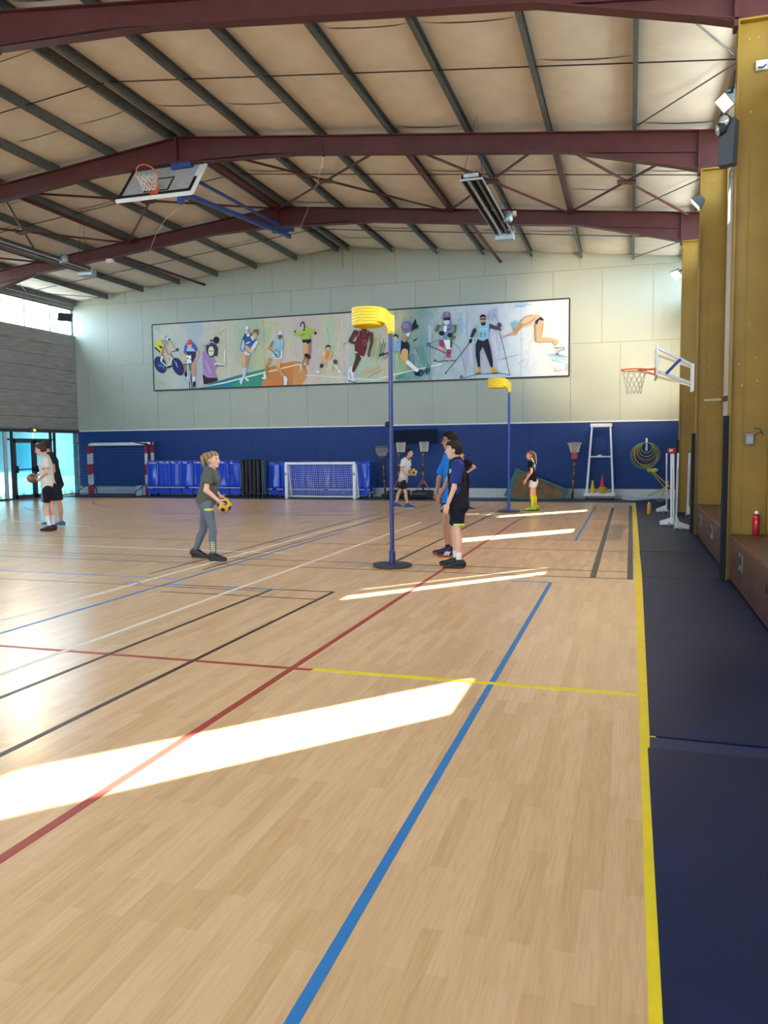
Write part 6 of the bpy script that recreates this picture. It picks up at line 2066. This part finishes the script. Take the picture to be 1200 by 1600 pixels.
person('woman with a blonde ponytail in a grey outfit holding a yellow ball', J, (1, -.08), (1, -.12, -.02),
       dict(skin=(226, 176, 150), hair=(128, 98, 66), hair2=(196, 168, 124), scale=.94, head=1.02, width=.95, bust=True, limb=1.0, pony=[at(322, 711, YW), at(318, 715, YW), at(318, 725, YW), at(320.5, 733, YW)], pony_r=[.04, .043, .033, .014], long=True,
            shirt=dict(col=(88, 92, 84)), hem=.05, flare=.012, shirt_loose=.018, sleeve=.62, legs=dict(name='leggings', col=GREY, to=1.93, loose=.006, marks=[(pocket, (206, 220, 120)), (legtext, (196, 206, 130))]),
            sock=dict(col=(214, 206, 204), up=.16), shoe=dict(col=(42, 34, 40), sole=(60, 58, 62)), handR=dict(palm=(.15, .75, .35), curl=.30, side=1), handL=dict(palm=(.15, -.8, .1), curl=.30, side=-1)), .008)
ball('yellow and navy ball in the hands of the woman in grey', bw_, .108, S(222, 178, 36), S(34, 30, 84), (.4, .9, .1))

# ---- boy in the navy shirt, nearest, facing left
YA = 10.5
J = pose(YA, {'head': (708.5, 703.2, 0), 'neck': (713, 719.5, 0), 'pelvis': (716, 785, 0), 'shL': (715.5, 728, -.18), 'shR': (711, 726.5, .18), 'elL': (709.5, 763, -.23), 'wrL': (699.5, 788.5, -.22), 'hdL': (695.5, 800, -.21),
               'elR': (706, 763, .22), 'wrR': (700, 789, .16), 'hdR': (697, 800, .14), 'hipL': (715, 795, -.09), 'hipR': (715, 794, .09), 'knL': (714.5, 832, -.10), 'knR': (711, 830, .10)},
         {'L': ((717.5, 871), (698, 886), -.10, 0), 'R': ((712, 866), (699, 879), .12, 0)})
def limehem(V, J):
    a_, b_ = J['hipL'], J['knL']
    bb = b_ - a_
    tt = ((V - a_) @ bb) / (bb @ bb)
    return (tt > .62) & (tt < .70) & (V[:, 0] > J['knL'][0] - .03) & (V[:, 1] < J['pelvis'][1] + .03)
cr_ = at(702.5, 736, YA - .15)
person('boy in a navy football shirt with royal blue sleeves standing in front', J, (-1, -.12), (-1, -.18, -.02),
       dict(skin=(214, 170, 152), hair=(46, 36, 32), scale=.99, width=1.0, limb=.92, hair_vol=.014, fringe=True, hairline=.05,
            shirt=dict(col=(22, 24, 38), sleeve=(36, 52, 118), collar=(20, 22, 36), patch=(cr_, .03, (186, 190, 196))), hem=.09, flare=.02, shirt_loose=.022, sleeve=.80,
            legs=dict(name='shorts', col=(20, 22, 34), to=.70, loose=.022, hemw=.022, marks=[(limehem, (190, 230, 110))]), sock=dict(col=(222, 222, 226), up=.32), shoe=dict(col=(24, 24, 28), sole=(70, 64, 58)),
            handL=dict(palm=(.2, .9, 0), curl=.38, side=-1), handR=dict(palm=(.2, -.9, 0), curl=.3, side=1)), .008)

# ---- tall boy in the bright blue shirt behind him
YT = 11.6
J = pose(YT, {'head': (702.5, 689, 0), 'neck': (706.5, 706.5, 0), 'pelvis': (706, 775, 0), 'shL': (706.5, 716, -.18), 'shR': (700.5, 715, .19), 'elL': (700.5, 751, -.22), 'wrL': (686.5, 774.5, -.10), 'hdL': (684.5, 785, -.04),
               'elR': (686, 748, .22), 'wrR': (682, 773, .08), 'hdR': (684.5, 783, .02), 'hipL': (705, 786, -.09), 'hipR': (701, 785, .09), 'knL': (704.5, 823, -.10), 'knR': (696, 821, .10)},
         {'L': ((708, 862), (692, 876), -.12, 0), 'R': ((700.5, 857), (680, 869), .12, 0)})
tb, JT = person('tall boy with glasses in a bright blue shirt behind the navy shirt', J, (-1, -.1), (-1, -.15, -.03),
       dict(skin=(176, 126, 100), hair=(30, 26, 26), scale=1.05, width=1.0, limb=.90, hair_vol=.016, fringe=True, hairline=.05,
            shirt=dict(col=(18, 116, 196)), hem=.10, flare=.02, shirt_loose=.022, sleeve=.8, legs=dict(name='shorts', col=(20, 22, 30), to=.45, loose=.024, hemw=.025), sock=dict(col=(26, 26, 34), up=.2),
            shoeL=dict(col=(24, 26, 36), sole=(170, 60, 50), stripe=(220, 220, 224)), shoeR=dict(col=(28, 36, 78), sole=(176, 70, 56)),
            handL=dict(palm=(.6, .7, 0), curl=.5, side=-1), handR=dict(palm=(.6, -.7, 0), curl=.5, side=1)), .009)
mb = MB()
Hd, lk = Vector(JT['head']), Vector((-1, -.15, -.03)).normalized()
rt = lk.cross(Vector((0, 0, 1))).normalized()
for s in (-1, 1):
    mb.ring(Hd + lk * .112 + rt * s * .033 + Vector((0, 0, .010)), lk, .023, .0035, 18, 5)
    mb.tube([Hd + lk * .11 + rt * s * .056 + Vector((0, 0, .014)), Hd + lk * .03 + rt * s * .088 + Vector((0, 0, .014)), Hd - lk * .02 + rt * s * .088 + Vector((0, 0, .006))], .0035, 5)
mb.tube([Hd + lk * .115 + rt * .01 + Vector((0, 0, .012)), Hd + lk * .115 - rt * .01 + Vector((0, 0, .012))], .0035, 5)
obj('glasses', mb, M('tortoise_frame', (.06, .035, .025), .3), tb)

# ---- partly hidden person in black with a hand on the hip
YC = 20.3
J = pose(YC, {'head': (720.5, 711.5, 0), 'neck': (721.5, 719.5, 0), 'pelvis': (724, 750, 0), 'shL': (731.5, 722.5, .0), 'shR': (712, 722.5, .03), 'elL': (741.5, 730, .06), 'wrL': (731.5, 737.5, -.02), 'hdL': (726.5, 741.5, -.05),
               'elR': (709, 738, .05), 'wrR': (710, 750, .0), 'hdR': (711, 756, 0), 'hipL': (728, 754, 0), 'hipR': (719, 754, 0), 'knL': (729, 772, 0), 'knR': (719, 772, 0)},
         {'L': ((729, 791), (731, 797), 0, 0), 'R': ((719, 791), (716, 797), 0, 0)})
person('smiling woman in black with a hand on her hip behind the boys', J, (.1, -1), (-.25, -1, 0),
       dict(skin=(206, 150, 128), hair=(52, 40, 34), scale=.92, width=.9, hair_vol=.012, shirt=dict(col=(20, 20, 24)), hem=.08, sleeve=.55, shirt_loose=.014,
            legs=dict(name='leggings', col=(18, 18, 22), to=1.9, loose=.01), shoe=dict(col=(28, 28, 34), sole=(190, 190, 190)), handL=dict(palm=(-.8, 0, -.4), curl=.4, side=-1)), .012)

# ---- far boy with a ball, white shirt, facing right
YD_ = 20.7
J = pose(YD_, {'head': (640, 708, 0), 'neck': (635.5, 716, 0), 'pelvis': (630, 750, 0), 'shR': (630.5, 720.5, -.16), 'shL': (638, 719.5, .16), 'elR': (627, 733, -.22), 'wrR': (637, 740.5, -.14), 'hdR': (642, 743, -.09),
               'elL': (640, 732, .2), 'wrL': (642, 738.5, .14), 'hdL': (646, 738.5, .1), 'hipR': (629.5, 753, -.09), 'hipL': (631, 753, .09), 'knR': (634, 770, -.06), 'knL': (623.5, 769.5, .08)},
         {'R': ((637, 789), (648, 795), -.05, 0), 'L': ((618.5, 787), (626, 794), .1, .01)})
def redside(V, J):
    return (V[:, 1] < J['pelvis'][1] - .09) & (np.abs(V[:, 0] - J['pelvis'][0] + .06) < .018)
person('boy in a white football shirt holding a ball near the back wall', J, (1, -.1), (1, -.2, .02),
       dict(skin=(206, 160, 136), hair=(34, 28, 28), scale=.93, width=.95, limb=.88, hair_vol=.014, fringe=True, shirt=dict(col=(206, 204, 204), collar=(40, 36, 44), low=(150, 140, 152)), hem=.06, flare=.015, sleeve=.7,
            legs=dict(name='shorts', col=(34, 28, 44), to=.62, loose=.02, hemw=.02, marks=[(redside, (120, 40, 50))]), sock=dict(col=(28, 26, 34), up=.16), shoe=dict(col=(56, 64, 130), sole=(220, 220, 226)),
            handR=dict(palm=(.2, .7, .5), curl=.3, side=1), handL=dict(palm=(.2, -.8, 0), curl=.3, side=-1)), .011)
ball('yellow ball with black patches held by the boy in white', at(646, 738.3, YD_), .108, S(206, 172, 70), S(36, 32, 34), (.2, .3, .9))

# ---- girl in yellow socks, facing left
YE = 20.4
J = pose(YE, {'head': (828, 711.3, 0), 'neck': (830, 719.5, 0), 'pelvis': (833, 750.5, 0), 'shL': (830.5, 723.5, -.14), 'shR': (829, 723, .14), 'elL': (830, 738, -.20), 'wrL': (822.5, 749, -.19), 'hdL': (818.5, 755, -.18),
               'elR': (827, 738, .18), 'wrR': (822, 750, .16), 'hdR': (819, 756, .15), 'hipL': (832.5, 754, -.08), 'hipR': (833, 754, .08), 'knL': (830.5, 773, -.08), 'knR': (834.5, 772.5, .08)},
         {'L': ((832.5, 794), (820, 799), -.05, 0), 'R': ((837.5, 790), (828, 796), .15, 0)})
person('girl in a black shirt and knee high yellow socks beside the far post', J, (-1, -.15), (-.85, -.55, 0),
       dict(skin=(210, 160, 132), hair=(112, 76, 48), hair2=(150, 108, 70), scale=.88, head=1.03, width=.88, limb=.92, pony=[at(833, 708, YE), at(835.5, 711, YE), at(836.5, 718, YE), at(838, 725, YE)], pony_r=[.035, .034, .028, .012], long=True,
            shirt=dict(col=(24, 22, 28)), hem=.045, flare=.01, sleeve=.5, shirt_loose=.014, legs=dict(name='shorts', col=(206, 200, 202), to=.38, loose=.02, hemw=.03), sock=dict(col=(214, 202, 40), up=.88), shoe=dict(col=(150, 190, 50), sole=(40, 44, 30), toe=(196, 226, 90)),
            handL=dict(palm=(.5, .6, 0), curl=.6, side=-1)), .011)

# ---- two boys on the left, both facing left
YF = 13.5
J = pose(YF, {'head': (63, 702.5, 0), 'neck': (69.5, 713, 0), 'pelvis': (75, 757, 0), 'shL': (70.5, 719, -.15), 'shR': (68, 718.5, .17), 'elL': (72.5, 738.5, -.22), 'wrL': (62, 748.5, -.16), 'hdL': (56.5, 752.5, -.10),
               'elR': (66, 738, .2), 'wrR': (57.5, 743.5, .13), 'hdR': (50.5, 745.5, .1), 'hipL': (73.5, 762, -.09), 'hipR': (76.5, 762, .09), 'knL': (70, 793, -.08), 'knR': (80, 791, .08)},
         {'L': ((77.5, 823), (63, 833), -.08, 0), 'R': ((83, 821), (72, 829), .08, 0)})
def sidegrey(V, J):
    return (V[:, 0] < J['hipL'][0] - .05 + (J['hipL'][2] - V[:, 2]) * .06) & (V[:, 1] < J['pelvis'][1] + .1)
person('boy in a white T shirt and black shorts holding a brown ball at left', J, (-1, -.25), (-.93, -.35, -.18),
       dict(skin=(212, 160, 140), hair=(66, 46, 38), scale=.98, width=.97, limb=.88, hair_vol=.014, fringe=True, shirt=dict(col=(206, 198, 190)), hem=.07, flare=.02, sleeve=.66, shirt_loose=.02,
            legs=dict(name='shorts', col=(24, 24, 32), to=.72, loose=.022, hemw=.022, marks=[(sidegrey, (120, 122, 128))]), sock=dict(col=(222, 222, 228), up=.55), shoe=dict(col=(38, 30, 34), sole=(46, 40, 42)),
            handL=dict(palm=(-.3, .7, .5), curl=.35, side=-1), handR=dict(palm=(-.4, -.8, 0), curl=.35, side=1)), .009)
ball('brown ball held by the boy in the white T shirt', at(49.8, 747.5, YF), .098, S(150, 100, 84), S(120, 78, 66))
YGb = 14.4
J = pose(YGb, {'head': (72, 697, 0), 'neck': (77.5, 709.5, 0), 'pelvis': (86, 755, 0), 'shL': (82, 715, -.16), 'shR': (80, 714, .17), 'elL': (84, 736, -.20), 'wrL': (77, 752, -.12), 'hdL': (73, 760, -.1),
               'elR': (76, 736, .2), 'wrR': (70, 750, .14), 'hdR': (67, 757, .12), 'hipL': (88, 760, -.09), 'hipR': (84, 760, .09), 'knL': (93.5, 790, -.06), 'knR': (80, 789, .1)},
         {'L': ((96, 817), (86, 825), -.04, 0), 'R': ((78, 817), (66, 825), .06, 0)})
person('boy in a sleeveless black shirt standing behind the white T shirt', J, (-1, -.1), (-.9, .4, -.1),
       dict(skin=(186, 128, 104), hair=(48, 36, 32), scale=1.0, width=1.05, limb=.9, hair_vol=.014, fringe=True, shirt=dict(col=(26, 30, 42)), hem=.08, flare=.02, sleeve=.5, shirt_loose=.02,
            legs=dict(name='shorts', col=(24, 27, 38), to=.72, loose=.022, hemw=.022), sock=dict(col=(60, 80, 110), up=.08), shoe=dict(col=(50, 84, 130), sole=(214, 222, 214))), .010)
